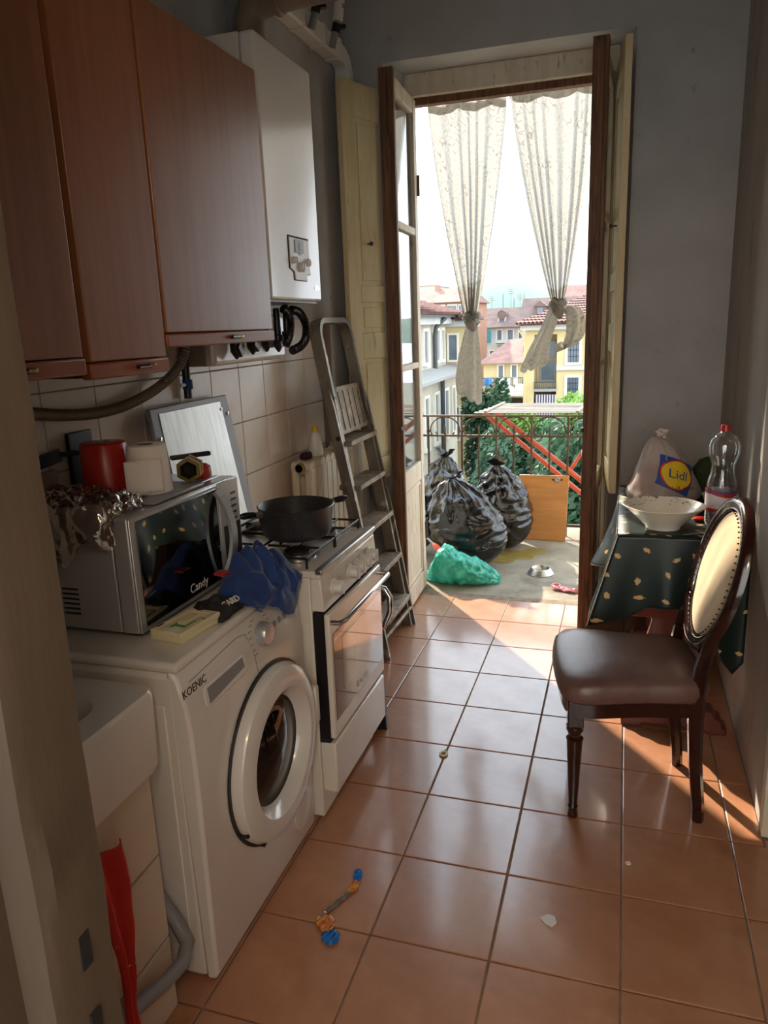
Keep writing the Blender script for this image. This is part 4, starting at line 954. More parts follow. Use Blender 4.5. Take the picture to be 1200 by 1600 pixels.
for k, z in enumerate((.165, .385, .60, .80, 1.0)):
    x = LX(z); dz = (-.02, 0, 0, 0, 0)[k]
    MB().add([(x - .05, yA + .008, z - .012), (x + .055, yA + .008, z - .012), (x + .055, yB - .008, z - .012), (x - .05, yB - .008, z - .012), (x - .05, yA + .008, z + .012), (x + .055, yA + .008, z + .012), (x + .055, yB - .008, z + .012), (x - .05, yB - .008, z + .012)],
             [(3, 2, 1, 0), (4, 5, 6, 7), (0, 1, 5, 4), (1, 2, 6, 5), (2, 3, 7, 6), (3, 0, 4, 7)]).build('tread', m_tread, t, bevel=.004)
MB().tube([(LX(.09) + .02, yA - .03, .09), (LX(.09) + .03, yB + .03, .09)], .010, 8).build('cross_brace', m_tread, t)
plat = MB().bar((LX(1.04) + .012, (yA + yB) / 2, 1.035), (LX(1.25) + .010, (yA + yB) / 2, 1.245), yB - yA - .05, .010, (1, 0, .17)).build('platform', m_tread, t, bevel=.003)
for k in range(5):
    y = yA + .07 + k * .065
    MB().bar((LX(1.06) + .019, y, 1.055), (LX(1.23) + .017, y, 1.225), .006, .004, (1, 0, .17)).build('platform_rib', m_tread, plat)
for yy in (yA - .02, yB + .02): MB().lathe([(.011, -.02), (.011, .02)], (LX(1.03) + .015, yy, 1.03), 10, 'y').build('pivot_bolt', m_darkm, t)
MB().bar((LX(1.14) + .02, yB - .02, 1.14), (LX(1.02) + .03, yB + .02, 1.02), .014, .006).build('locking_arm', m_alum, t)

t = thing('radiator', 'cream cast-iron column radiator behind the stepladder', 'radiator', (-1.31, 3.2, .1))
n_sec = 11
for k in range(n_sec):
    y = 2.905 + k * .06
    s_ = MB()
    for xx in (-1.335, -1.275):
        s_.tube([(xx, y, .13), (xx, y, .16), (xx, y, .9), (xx, y, .925)], [.012, .019, .019, .012], 8)
    s_.tube([(-1.345, y, .12), (-1.255, y, .12)], .024, 8); s_.tube([(-1.345, y, .925), (-1.255, y, .925)], .026, 10)
    s_.lathe([(.018, -.031), (.018, .031)], (-1.305, y, .925), 8, 'y'); s_.lathe([(.018, -.031), (.018, .031)], (-1.305, y, .12), 8, 'y')
    s_.bar((-1.255, y, .15), (-1.255, y, .92), .046, .010, (1, 0, 0))
    s_.build('section', m_rad, t)
MB().lathe([(.024, 0), (.024, .008), (.014, .010), (.014, .026), (.009, .028), (0, .028)], (-1.30, 2.874, .925), 12, 'y').build('end_plug', m_brass, t)
bpy.data.objects['end_plug'].scale = (1, 1, 1)
for yy in (2.96, 3.44): MB().tube([(-1.305, yy, .12), (-1.305, yy, 0.0)], .014, 8).build('foot', m_rad, t)

t = thing('spray_bottle', 'white spray bottle with a yellow top on the radiator', 'bottle', (-1.30, 3.06, .951))
MB().lathe([(.030, 0), (.033, .004), (.033, .02), (.028, .055), (.022, .095), (.012, .105)], (-1.30, 3.06, .952), 20).build('body', m_plast_w, t)
MB().lathe([(.014, 0), (.014, .014), (.010, .016), (.010, .026), (0, .028)], (-1.30, 3.06, 1.057), 14).build('cap', M('yellow_plastic', 'd9b53a', rough=.4), t)
o = MB().lathe([(0, 0), (.026, .002), (.030, .016), (.022, .028), (0, .032)], (-1.305, 2.96, .952), 14, sx=.8, sy=1.5, wob=lambda a, h: 1 + .12 * math.sin(5 * a + h * 90)).build('rag_bundle', M('maroon_cloth', '4a1f2a', '2b1a22', rough=.8, scale=30)); tag(o, 'small dark maroon rag bundled on the radiator end', 'rag')

# ------------------------------------------------------------------ table, cloth, things on the table
t = thing('trestle_table', 'reddish wooden trestle table under the leaf-print cloth', 'table', (.22, 3.08, 0))
box('table_top', m_redw, t, .008, .425, 2.672, 3.50, .730, .7545, bevel=.006)
foot_p = [(.035, 0), (.035, .028), (.05, .034), (.055, .06), (.075, .068), (.085, .092), (.125, .098), (.15, .115), (.29, .115), (.315, .098), (.355, .092), (.365, .068), (.385, .06), (.39, .034), (.405, .028), (.405, 0), (.34, 0), (.325, .014), (.115, .014), (.10, 0)]
for y0 in (2.70, 3.40):
    MB().prism(foot_p, lambda a, b, q: (a, q, b), y0, y0 + .075).build('trestle_foot', m_redw, t, bevel=.006)
    cp_ = [(.14, .115), (.14, .2), (.10, .30), (.13, .42), (.09, .52), (.09, .73), (.35, .73), (.35, .52), (.31, .42), (.34, .30), (.30, .2), (.30, .115)]
    MB().prism(cp_, lambda a, b, q: (a, q, b), y0 + .02, y0 + .055).build('trestle_board', m_redw, t, bevel=.004)
box('apron', m_redw, t, .05, .39, 2.70, 2.718, .44, .73, bevel=.003)
box('stretcher', m_redw, t, .20, .24, 2.76, 3.42, .16, .26, bevel=.005)

t = thing('tablecloth', 'dark green tablecloth printed with ochre leaves, draped over the table', 'tablecloth', (.22, 3.08, .4))
TZ = .7565
mb = MB()
mb.grid(lambda u, v: (-.002 + .434 * u, 2.662 + .845 * v, TZ + .0012 * N3((u * 5, v * 8, 0))), 10, 18, lambda u, v: (u * .434, v * .845))
def hem(x):
    pts = [(-.1, .40), (.0, .42), (.07, .44), (.12, .50), (.2, .505), (.27, .49), (.325, .46), (.355, .33), (.40, .27), (.44, .33)]
    for (a, b), (c, d) in zip(pts, pts[1:]):
        if a <= x <= c: return b + (d - b) * (x - a) / (c - a)
    return pts[-1][1]
def near(u, v):
    x = -.002 + .434 * u; h = TZ - hem(x)
    fl = -.095 * v * max(0, 1 - u * 3.2)
    return (x + fl, 2.662 - .004 - .016 * v - .012 * v * math.sin(u * 17 + 1), TZ - h * v)
mb.grid(near, 40, 26, lambda u, v: (u * .434, -v * (TZ - hem(u * .434))))
def left(u, v):
    y = 2.662 + .845 * u; fl = .02 + .085 * math.exp(-((u - .62) / .16) ** 2) + .02 * math.sin(u * 16) + .07 * max(0, 1 - u * 5)
    z = TZ - (.215 + .12 * max(0, 1 - u * 6) + .05 * math.exp(-((u - .6) / .2) ** 2)) * v
    return (-.002 - .003 - fl * v ** 1.2, y - .02 * v * max(0, 1 - u * 4), z)
mb.grid(left, 44, 20, lambda u, v: (-v * .22 - .0, u * .845))
cl = mb.build('cloth', m_cloth, t, closed=False, solid=.0016, off=0, angle=1.2)
pl = [near(0, k / 10) for k in range(11)]
MB().tube([(p[0] + .0, p[1] - .003, p[2]) for p in pl], .0018, 6).build('piping', m_plast_w, t)

BC = (.152, 2.785, TZ + .003)
t = thing('china_bowl', 'white china bowl with food remains on the tablecloth', 'bowl', BC)
wob = lambda a, h: 1 + (.022 * math.cos(6 * a) + .03 * math.cos(2 * a + .4)) * min(1, h / .08)
MB().lathe([(0, .004), (.052, .004), (.055, 0), (.060, 0), (.061, .008), (.088, .034), (.114, .062), (.131, .078), (.136, .082), (.134, .085)], BC, 60, wob=wob, cap=False).build('outside', m_chinao, t, closed=False, angle=1.2)
MB().lathe([(.134, .085), (.127, .080), (.108, .062), (.082, .036), (.055, .014), (0, .011)], BC, 60, wob=wob, cap=False).build('inside', m_china, t, closed=False, angle=1.2)
rndb = random.Random(3)
mb = MB()
for k in range(26):
    a = rndb.uniform(.5, 3.2); s_ = rndb.uniform(.72, .95); r = .05 + .075 * s_; z = .012 + (r - .05) * .86
    c = Vector(BC) + Vector((r * math.cos(a), r * math.sin(a), z + .003)); q = rndb.uniform(.0015, .0042)
    mb.lathe([(0, -q * .5), (q, 0), (0, q * .5)], c, 6)
mb.build('food_scraps', m_bread, t)

# plastic shopping bag with print
GC = Vector((.165, 3.255, TZ + .002))
def bagp(a, h):
    """radius of the shopping bag at angle a, height fraction h"""
    r = (.142 * (1 - h) ** .62 + .016) * (1.0 if h > .12 else (.80 + .20 * (h / .12) ** .5))
    lob = 1 + .05 * math.sin(3 * a + 1.1) * (1 - h) + (.10 * math.sin(9 * a + 2 * h) + .06 * math.sin(17 * a)) * max(0, h - .45)
    n = 1 + .06 * N3((math.cos(a) * 2, math.sin(a) * 2, h * 4), 1.3, 2)
    lean = Vector((.03 * h - .055 * h * h, .02 * h, 0))
    front = 1.0
    return GC + lean + Vector((r * lob * n * math.cos(a) * 1.0, r * lob * n * math.sin(a) * .85 * front, .255 * h))
m_shop = film_mat('white_carrier_film', 'ddd2cc', 'cfc0ba', .78, transl=.35, rough=.3, scale=14, bump=.4)
t = thing('shopping_bag', 'knotted white carrier bag with a yellow and blue logo on the table', 'bag', GC)
MB().grid(lambda u, v: bagp(u * 2 * math.pi, v), 72, 36, cu=True).build('film', m_shop, t, closed=False, angle=2)
tp = bagp(0, 1)
kn = MB().tube([tp + Vector((.012 * math.cos(a), .012 * math.sin(a), -.006 + .004 * a)) for a in [i * .5 for i in range(14)]], .0085, 8)
kn.build('knot', m_shop, t)
ear = MB().grid(lambda u, v: (tp.x + (-.03 + .06 * u) * (.4 + v) * .7 + .006 * math.sin(9 * u), tp.y + .012 * math.sin(u * 7) * v, tp.z + .004 + .032 * v * (.6 + .4 * math.sin(u * 3.1))), 14, 6).build('loose_ends', m_shop, t, closed=False, solid=.001)
mb = MB()
for c, r in (((.115, 3.22, TZ + .065), .055), ((.20, 3.27, TZ + .06), .052), ((.14, 3.30, TZ + .11), .05)):
    mb.lathe([(0, -r), (r * .7, -r * .7), (r, 0), (r * .7, r * .7), (0, r)], c, 14)
mb.build('contents', M('pink_packets', 'c8504a', 'e0a090', rough=.5, scale=14), t)
def decal(pts2, a0, h0, rot, off):
    out = []
    for a, b in pts2:
        x = a * math.cos(rot) - b * math.sin(rot); y = a * math.sin(rot) + b * math.cos(rot)
        h = h0 + y / .255 * 1.05; h = min(max(h, .02), .95)
        base = bagp(a0, h); r = max(.03, ((base.x - GC.x) ** 2 + (base.y - GC.y) ** 2) ** .5)
        ang = a0 + x / r
        p = bagp(ang, h); nrm = Vector((math.cos(ang), math.sin(ang) * 1.1, .45)).normalized()
        out.append(p + nrm * off)
    return out
A0, H0, RT = math.radians(-62), .44, math.radians(-28)
def dgrid(w, h, n, off, mat, name, a0=A0, h0=H0, cx=0, cy=0):
    m_ = MB(); P_ = [(cx + w * (i / n - .5), cy + h * (j / n - .5)) for j in range(n + 1) for i in range(n + 1)]
    m_.add(decal(P_, a0, h0, RT, off), [(j * (n + 1) + i, j * (n + 1) + i + 1, (j + 1) * (n + 1) + i + 1, (j + 1) * (n + 1) + i) for j in range(n) for i in range(n)])
    return m_.build(name, mat, t, closed=False)
def ddisc(r, off, mat, name, r0=0):
    m_ = MB(); n, k = 32, 5; P_ = [((r0 + (r - r0) * j / k) * math.cos(6.2832 * i / n), (r0 + (r - r0) * j / k) * math.sin(6.2832 * i / n)) for j in range(k + 1) for i in range(n)]
    m_.add(decal(P_, A0, H0, RT, off), [(j * n + i, j * n + (i + 1) % n, (j + 1) * n + (i + 1) % n, (j + 1) * n + i) for j in range(k) for i in range(n)])
    return m_.build(name, mat, t, closed=False)
m_lb = M('print_blue', '2a4a9a', rough=.4); m_ly = M('print_yellow', 'e8c22a', rough=.4); m_lr = M('print_red', 'c8352a', rough=.4)
dgrid(.118, .118, 12, .0015, m_lb, 'logo_square')
ddisc(.056, .0025, m_lr, 'logo_ring'); ddisc(.051, .0035, m_ly, 'logo_disc')
def dtext(body, size, a0, h0, rot, off, mat, name):
    tm = text_mb(body, size, Matrix.Identity(4), 0.0)
    v = decal([(p[0], p[1]) for p in tm.v], a0, h0, rot, off)
    return MB().add(v, tm.f).build(name, mat, t, closed=False, smooth=False)
dtext('Lidl', .046, A0, H0, RT + .15, .0085, m_lb, 'logo_lettering')
dtext('Lidl, vivete', .021, math.radians(-55), .245, -.06, .004, m_dark, 'slogan_lettering')

PC2 = (.345, 2.845, TZ + .002)
t = thing('water_bottle', 'large clear plastic bottle with a red cap behind the chair back', 'bottle', PC2)
m_pet = glass_mat('clear_plastic', tint=(.90, .92, .94), gl=.10, rough=.08, dirt=.12)
bp_ = [(.0, .004), (.035, 0), (.049, .006), (.052, .02), (.052, .12)]
bp_ += [(.052 - .004 * (1 + math.cos(k)) * .25 - .010 * (k / 6) ** 2, .125 + k * .011) for k in range(7)]
bp_ += [(.039, .205), (.038, .218), (.042, .236), (.050, .256), (.054, .276), (.053, .295), (.046, .315), (.032, .330), (.017, .338), (.0145, .342), (.0145, .350)]
MB().lathe(bp_, PC2, 36, cap=False).build('vessel', m_pet, t, closed=False, angle=1.2)
m_lab = M('bottle_label', 'd8cfd4', 'c9bec6', rough=.4, scale=25)
MB().lathe([(.0528, .062), (.0528, .132)], PC2, 36, cap=False).build('label', m_lab, t, closed=False)
def wave(u, v):
    a = u * 6.2832; return (PC2[0] + .0533 * math.cos(a), PC2[1] + .0533 * math.sin(a), PC2[2] + .118 + .018 * v + .006 * math.sin(a * 2 + .6))
MB().grid(wave, 40, 2, cu=True).build('label_band', m_redp, t, closed=False)
MB().lathe([(.0533, .060), (.0533, .072)], PC2, 36, cap=False).build('label_stripe', m_redp, t, closed=False)
MB().lathe([(.0535, 0), (.0535, .006)], (PC2[0], PC2[1], PC2[2] + .128), 36, cap=False).build('label_trim', m_lb, t, closed=False)
MB().lathe([(.017, 0), (.017, .016), (.0155, .020), (0, .0205)], (PC2[0], PC2[1], PC2[2] + .344), 24).build('cap', m_redp, t)
o = MB().lathe([(0, 0), (.055, .002), (.07, .02), (.065, .06), (.07, .1), (.05, .14), (.02, .155), (0, .157)], (.362, 3.38, TZ + .002), 30, wob=lambda a, h: 1 + .10 * math.sin(5 * a + h * 60) + .06 * math.sin(11 * a - h * 90)).build('folded_towel', M('green_towel', '3d4a2c', '2c3820', rough=.9, scale=14, bump=.3, bscale=60), angle=2)
tag(o, 'dark green bunched towel in the table corner', 'towel')
o = MB().lathe([(0, .004), (.028, 0), (.03, .006), (.055, .04), (.066, .075), (.064, .077), (.05, .04), (.0, .012)], (.365, 3.03, TZ + .002), 30).build('white_bowl', m_chinao, angle=1); tag(o, 'small plain white bowl behind the plastic bottle', 'bowl')
o = MB().lathe([(0, 0), (.026, 0), (.028, .004), (.030, .165), (.029, .167), (.027, .16), (.025, .008), (0, .006)], (.115, 3.455, TZ + .002), 24).build('tall_cup', m_chinao, angle=1); tag(o, 'tall whitish cup behind the carrier bag', 'cup')
t = thing('spoon', 'metal spoon lying at the table edge beside the china bowl', 'spoon', (.24, 2.70, TZ))
MB().bar((.215, 2.69, TZ + .004), (.30, 2.73, TZ + .006), .012, .002).build('handle', m_steel, t, bevel=.0008)
MB().lathe([(0, 0), (.012, .002), (.015, .006), (.013, .006), (0, .002)], (.318, 2.738, TZ + .002), 14, sx=1.3).build('spoon_head', m_steel, t)
o = MB().lathe([(0, 0), (.014, .002), (.018, .010), (.010, .016), (0, .017)], (.287, 2.90, TZ + .002), 12, sx=1.6).build('red_wrapper', m_redp); tag(o, 'small red wrapper between the china bowl and the bottle', 'wrapper')

# ------------------------------------------------------------------ dining chair
t = thing('dining_chair', 'dark mahogany oval-back dining chair with a brown leather seat', 'chair', (.06, 2.30, 0), math.radians(8))
L_ = dict(local=True)
def seat_ring(k, z):
    out = []
    for i in range(40):
        a = 2 * math.pi * i / 40; ca, sa = math.cos(a), math.sin(a)
        q = (abs(ca) ** 8 + abs(sa) ** 8) ** -.125
        X, Y = ca * q, sa * q
        w = .178 + .052 * (1 - X) / 2
        x = .200 * X if X > 0 else .225 * X
        if X < 0: x -= .022 * max(0, 1 - Y * Y) * (-X); 
        y = Y * w * (1 - .03 * math.cos(3.1 * X))
        out.append((x * k, y * k, z))
    return out
mb = MB(); rings = [seat_ring(.95, .400), seat_ring(.985, .408), seat_ring(1.0, .428), seat_ring(.985, .452), seat_ring(.93, .466), seat_ring(.8, .474), seat_ring(.55, .482), seat_ring(.25, .486)]
mb.add([p for r in rings for p in r], [(i * 40 + k, i * 40 + (k + 1) % 40, (i + 1) * 40 + (k + 1) % 40, (i + 1) * 40 + k) for i in range(len(rings) - 1) for k in range(40)] + [tuple(range(40))[::-1], tuple((len(rings) - 1) * 40 + k for k in range(40))])
mb.build('seat', m_leather, t, local=True, angle=1.2)
mb = MB(); r0 = [(x * .93, y * .90, .350) for x, y, z in seat_ring(1, 0)]; r1 = [(x * .93, y * .90, .402) for x, y, z in seat_ring(1, 0)]
mb.add(r0 + r1, [(k, (k + 1) % 40, 40 + (k + 1) % 40, 40 + k) for k in range(40)] + [tuple(range(40))[::-1], tuple(range(40, 80))])
mb.build('seat_rail', m_mahog, t, local=True)
for s_ in (-1, 1):
    fx_ = -.188 if s_ < 0 else -.165
    lg = MB().box(fx_ - .024, fx_ + .024, s_ * .175 - .024, s_ * .175 + .024, .315, .402).build('leg', m_mahog, t, local=True, bevel=.004)
    MB().lathe([(.014, 0), (.017, .006), (.013, .030), (.016, .038), (.013, .046), (.024, .262), (.026, .272), (.018, .280), (.019, .290), (.026, .300), (.026, .316)], (fx_, s_ * .175, 0), 16).build('turned_shaft', m_mahog, lg, local=True)
BXf = lambda z: .155 + (z - .45) * .25
def oval(a, k=1.0, kz=1.0):
    z = .742 + .214 * kz * math.sin(a); return Vector((BXf(z), .185 * k * math.cos(a), z))
for s_ in (-1, 1):
    pts = [(.185, s_ * .150, 0), (.182, s_ * .152, .06), (.166, s_ * .154, .20), (.158, s_ * .156, .34), (.160, s_ * .155, .42), (BXf(.50), s_ * .150, .50), (BXf(.58), s_ * .145, .58), (BXf(.64), s_ * .160, .64)]
    MB().tube(pts, [.021, .022, .024, .027, .028, .025, .022, .020], 8, sq=(1.0, .85)).build('leg', m_mahog, t, local=True)
ov = [oval(2 * math.pi * i / 64) for i in range(64)]
# oval frame with moulded section
mb = MB(); sec = [(-.024, -.013), (-.020, .006), (-.008, .016), (.006, .014), (.012, .008), (.019, .010), (.022, .002), (.022, -.012)]
nb = Vector((1, 0, -.30)).normalized()     # roughly the back's outward normal is +x
for i in range(64):
    a = 2 * math.pi * i / 64; c = oval(a); ctr = Vector((BXf(.742), 0, .742)); inw = (ctr - c); inw.normalize()
    for q, w in sec: mb.v.append(tuple(c + inw * q - nb * w)); mb.uv.append((0, 0))
ns = len(sec)
mb.f = [(i * ns + k, i * ns + (k + 1) % ns, ((i + 1) % 64) * ns + (k + 1) % ns, ((i + 1) % 64) * ns + k) for i in range(64) for k in range(ns)]
fr2 = mb.build('back_frame', m_mahog, t, local=True, angle=1.1)
mb = MB()
for i in range(60):
    c = oval(2 * math.pi * i / 60, .865, .88) - nb * .012; mb.lathe([(0, -.0035), (.0032, -.001), (.0032, .001), (0, .0035)], c, 6)
mb.build('beading', m_mahog, fr2, local=True)
def pad(u, v):
    r = v; a = 2 * math.pi * u; z = .742 + .188 * r * math.sin(a); y = .160 * r * math.cos(a)
    f = .012 * (1 - r ** 4) + .0025 * math.sin(y * 70 + z * 14) * (1 - r)
    return Vector((BXf(z), y, z)) - nb * (f + .002)
MB().grid(pad, 48, 12, cu=True).build('backrest', m_beige, t, local=True, closed=False, angle=2)
def pad2(u, v):
    p = pad(u, v); z = .742 + .188 * v * math.sin(2 * math.pi * u); return Vector((BXf(z), p.y, z)) + nb * (.010 * (1 - v ** 4) + .004)
MB().grid(pad2, 48, 8, cu=True).build('backrest_rear', m_beige, t, local=True, closed=False, angle=2)
MB().tube([(BXf(.535) , -.10, .535), (BXf(.528), 0, .528), (BXf(.535), .10, .535)], .012, 8).build('lower_back_rail', m_mahog, t, local=True)

# ------------------------------------------------------------------ litter on the kitchen floor
t = thing('sweet_wrapper', 'blue and yellow sweet wrapper on the tiles by the washing machine', 'wrapper', (-.70, 1.50, 0))
def wrap(a, b, w, seed):
    a = Vector(a); b = Vector(b); d = (b - a); n_ = Vector((-d.y, d.x, 0)).normalized()
    return MB().grid(lambda u, v: a + d * u + n_ * ((v - .5) * w * (.5 + .7 * math.sin(u * 2.6 + .4))) + Vector((0, 0, .002 + .0055 * abs(math.sin(u * 9 + v * 6 + seed)) )), 14, 8)
m_wb = M('wrapper_blue', '2e86d8', '1b5fae', rough=.25, scale=60); m_wy = M('wrapper_colours', 'd8b84a', 'c8483a', rough=.3, scale=90)
P0 = (-.700, 1.512, 0); P1 = (-.668, 1.468, 0); P2 = (-.640, 1.432, 0)
wrap(P0, P1, .040, 1).build('printed_film', m_wy, t, closed=False, solid=.0006); wrap(P1, P2, .040, 2).build('blue_film', m_wb, t, closed=False, solid=.0006)
wrap((-.70, 1.52, 0), (-.66, 1.61, 0), .012, 3).build('twisted_film', m_foil2, t, closed=False, solid=.0006)
wrap((-.66, 1.61, 0), (-.655, 1.655, 0), .022, 4).build('printed_end', m_wy, t, closed=False, solid=.0006)
wrap((-.655, 1.655, 0), (-.668, 1.70, 0), .022, 4).build('blue_end', m_wb, t, closed=False, solid=.0006)
mb = MB().tube([(-.567 + .012 * math.cos(a), 2.335 + .013 * math.sin(a), .0045) for a in [i * math.pi / 10 for i in range(20)]], .004, 8, closed=True)
mb.tube([(-.567, 2.348, .005), (-.564, 2.356, .007)], .004, 6)
o = mb.build('curtain_ring', m_ivory); tag(o, 'small pale plastic ring lying on the tiles near the stove', 'ring')
o = MB().prism([(-.155, 1.655), (-.135, 1.672), (-.118, 1.668), (-.112, 1.648), (-.122, 1.632), (-.140, 1.640)], lambda a, b, q: (a, b, q), .0006, .004).build('paper_scrap', m_paper); tag(o, 'torn white scrap in the middle of the floor', 'scrap')
o = MB().prism([(.055, 1.925), (.066, 1.93), (.070, 1.92), (.060, 1.914)], lambda a, b, q: (a, b, q), .0006, .004).build('plaster_crumb', m_paper); tag(o, 'tiny white crumb on the floor near the chair', 'crumb')

# ------------------------------------------------------------------ balcony
bf = struct(MB().box(-2.2, 1.2, 3.985, 5.55, -.22, -.008).build('balcony_floor', m_concrete, smooth=False), 'stained grey concrete balcony slab')
mb = MB()
for cx, cy, r, k in ((-.62, 4.80, .13, 0), (-.72, 4.66, .09, 3), (-.52, 4.90, .08, 6)):
    n = 28; P_ = [(cx + r * (1 + .35 * N3((math.cos(6.283 * i / n) * 1.5, math.sin(6.283 * i / n) * 1.5, k))) * math.cos(6.283 * i / n), cy + r * .8 * (1 + .35 * N3((math.cos(6.283 * i / n) * 2, math.sin(6.283 * i / n) * 2, k + 1))) * math.sin(6.283 * i / n), -.0072) for i in range(n)]
    mb.add(P_ + [(cx, cy, -.0070)], [(i, (i + 1) % n, n) for i in range(n)])
mb.build('spill_stain', M('yellow_spill', '8f7d3a', '7a6a3a', rough=.5, scale=12), bf, closed=False)
struct(MB().box(-2.2, 1.2, 4.25, 5.35, 3.75, 3.9).build('balcony_slab_above', m_concrete, smooth=False), 'underside of the upper balcony')
mbw = MB().box(-3.2, -1.42, 4.25, 4.32, -3, 6).box(.14, 2.2, 4.25, 4.32, -3, 6).box(-1.42, .14, 4.25, 4.32, 2.73, 6)
struct(mbw.build('wall_outside', M('facade_render', 'cdb98a', 'bfa978', rough=.9), smooth=False), 'outer facade around the balcony door')
t = thing('stone_pillar', 'mossy stone end post of the balcony', 'post', (-1.47, 5.25, 0))
m_stone = M('mossy_stone', 'b3976a', '8f7850', rough=.9, scale=8, dirt=('6d7a3e', 4, .5, .65, .7), bump=.4, bscale=30)
box('shaft', m_stone, t, -1.56, -1.42, 5.14, 5.36, -.01, .84, bevel=.008)
box('cap', m_stone, t, -1.575, -1.405, 5.12, 5.38, .84, .88, bevel=.010); box('upper_cap', m_stone, t, -1.55, -1.43, 5.14, 5.36, .88, .94, bevel=.012)

RY = 5.30
t = thing('balcony_railing', 'rusty wrought-iron balcony railing with scrolls', 'railing', (-.4, RY, 0))
MB().bar((-1.42, RY, .855), (1.1, RY, .855), .030, .012).build('top_rail', m_iron, t)
MB().bar((-1.42, RY, .712), (1.1, RY, .712), .026, .014).build('middle_rail', m_iron, t)
MB().bar((-1.42, RY, .075), (1.1, RY, .075), .026, .014).build('bottom_rail', m_iron, t)
sp_ = .1245; xf0 = -1.105
for k in range(-2, 18):
    x = xf0 + (k) * sp_
    if x < -1.41 or x > 1.05: continue
    if k % 2 == 0:
        MB().bar((x, RY, -.008), (x, RY, .853), .014, .014).build('baluster', m_iron, t)
        b = MB().lathe([(0, -.014), (.013, -.006), (.013, .006), (0, .014)], (x, RY, .745), 8).build('boss', m_iron, t)
        mb = MB(); xm = x + sp_; pts = []
        for i in range(15):
            a = math.pi * (-.12 + 1.24 * i / 14); pts.append((xm - .108 * math.cos(a), RY, .752 + .095 * math.sin(a)))
        l = [];
        for i in range(9):
            a = i / 8 * 4.6; r = .024 * (1 - .55 * i / 8); l.append((a, r))
        cx, cz = xm - .108 * math.cos(-.12 * math.pi) + .026, .752 + .095 * math.sin(-.12 * math.pi) + .008
        sl = [(cx - .024 * math.cos(a) * r / .024, RY, cz - .9 * r * math.sin(a)) for a, r in l][::-1]
        cx2 = xm + .108 * math.cos(-.12 * math.pi) - .026
        sr = [(cx2 + r * math.cos(a), RY, cz - .9 * r * math.sin(a)) for a, r in l]
        mb.tube(sl + pts + sr, .0048, 6); mb.build('scroll', m_iron, t)
    else:
        mb = MB().bar((x, RY, -.008 if k % 2 else .07), (x, RY, .765), .012, .012); mb.lathe([(.009, 0), (.006, .01), (0, .028)], (x, RY, .765), 6); mb.build('spear_baluster', m_iron, t)

t = thing('cabinet_door', 'orange wooden cupboard door leaning on the railing', 'board', (-.5, 5.22, 0))
mb = MB().add([(-.685, 5.17, -.006), (-.352, 5.155, -.006), (-.352, 5.175, -.006), (-.685, 5.19, -.006), (-.685, 5.255, .442), (-.34, 5.25, .442), (-.34, 5.27, .442), (-.685, 5.275, .442)],
              [(3, 2, 1, 0), (4, 5, 6, 7), (0, 1, 5, 4), (1, 2, 6, 5), (2, 3, 7, 6), (3, 0, 4, 7)])
mb.build('board', m_board, t, bevel=.002)
hinge_c = Vector((-.42, 5.243, .415))
MB().lathe([(.020, 0), (.018, -.004), (.008, -.005), (0, -.003)], hinge_c, 18, 'y').build('hinge_cup', m_steel, t)
for s_ in (-1, 1): MB().lathe([(.006, 0), (.005, -.003), (0, -.003)], hinge_c + Vector((s_ * .030, .001, 0)), 10, 'y').build('hinge_screw', m_darkm, t)

m_slat = M('weathered_slat', '9a948a', '857f74', rough=.7, scale=12)
t = thing('drying_rack', 'white slatted drying rack on red tubes hung outside the railing', 'drying rack', (-.55, 5.55, .2))
for k in range(7):
    y = 5.345 + k * .075; MB().bar((-1.02 + .02 * k, y, .872 + .002 * k), (1.0, y, .872 + .002 * k), .046, .008).build('slat', m_slat, t)
for x in (-.94, -.30, .35): MB().bar((x, 5.33, .882), (x + .06, 5.83, .894), .022, .010).build('cross_slat', m_slat, t)
MB().tube([(-.985, 5.47, .868), (-.30, 5.47, .30), (.15, 5.47, -.06)], .017, 10).build('leg', m_redtube, t)
MB().tube([(-.875, 5.40, .868), (-.20, 5.40, .33), (.2, 5.40, .0)], .019, 10).build('leg', m_redtube, t)
MB().tube([(-.36, 5.42, .425), (-.28, 5.42, .56), (-.22, 5.42, .66), (-.1, 5.42, .86)], .014, 8).build('strut', m_redtube, t)
mb = MB()
for k in range(4): mb.tube([(-.262 + .012 * k, 5.42 + .022 * math.cos(a), .575 + .018 * k + .022 * math.sin(a)) for a in [i * math.pi / 5 for i in range(10)]], .008, 6, closed=True)
mb.build('rope_tie', m_paper, t)

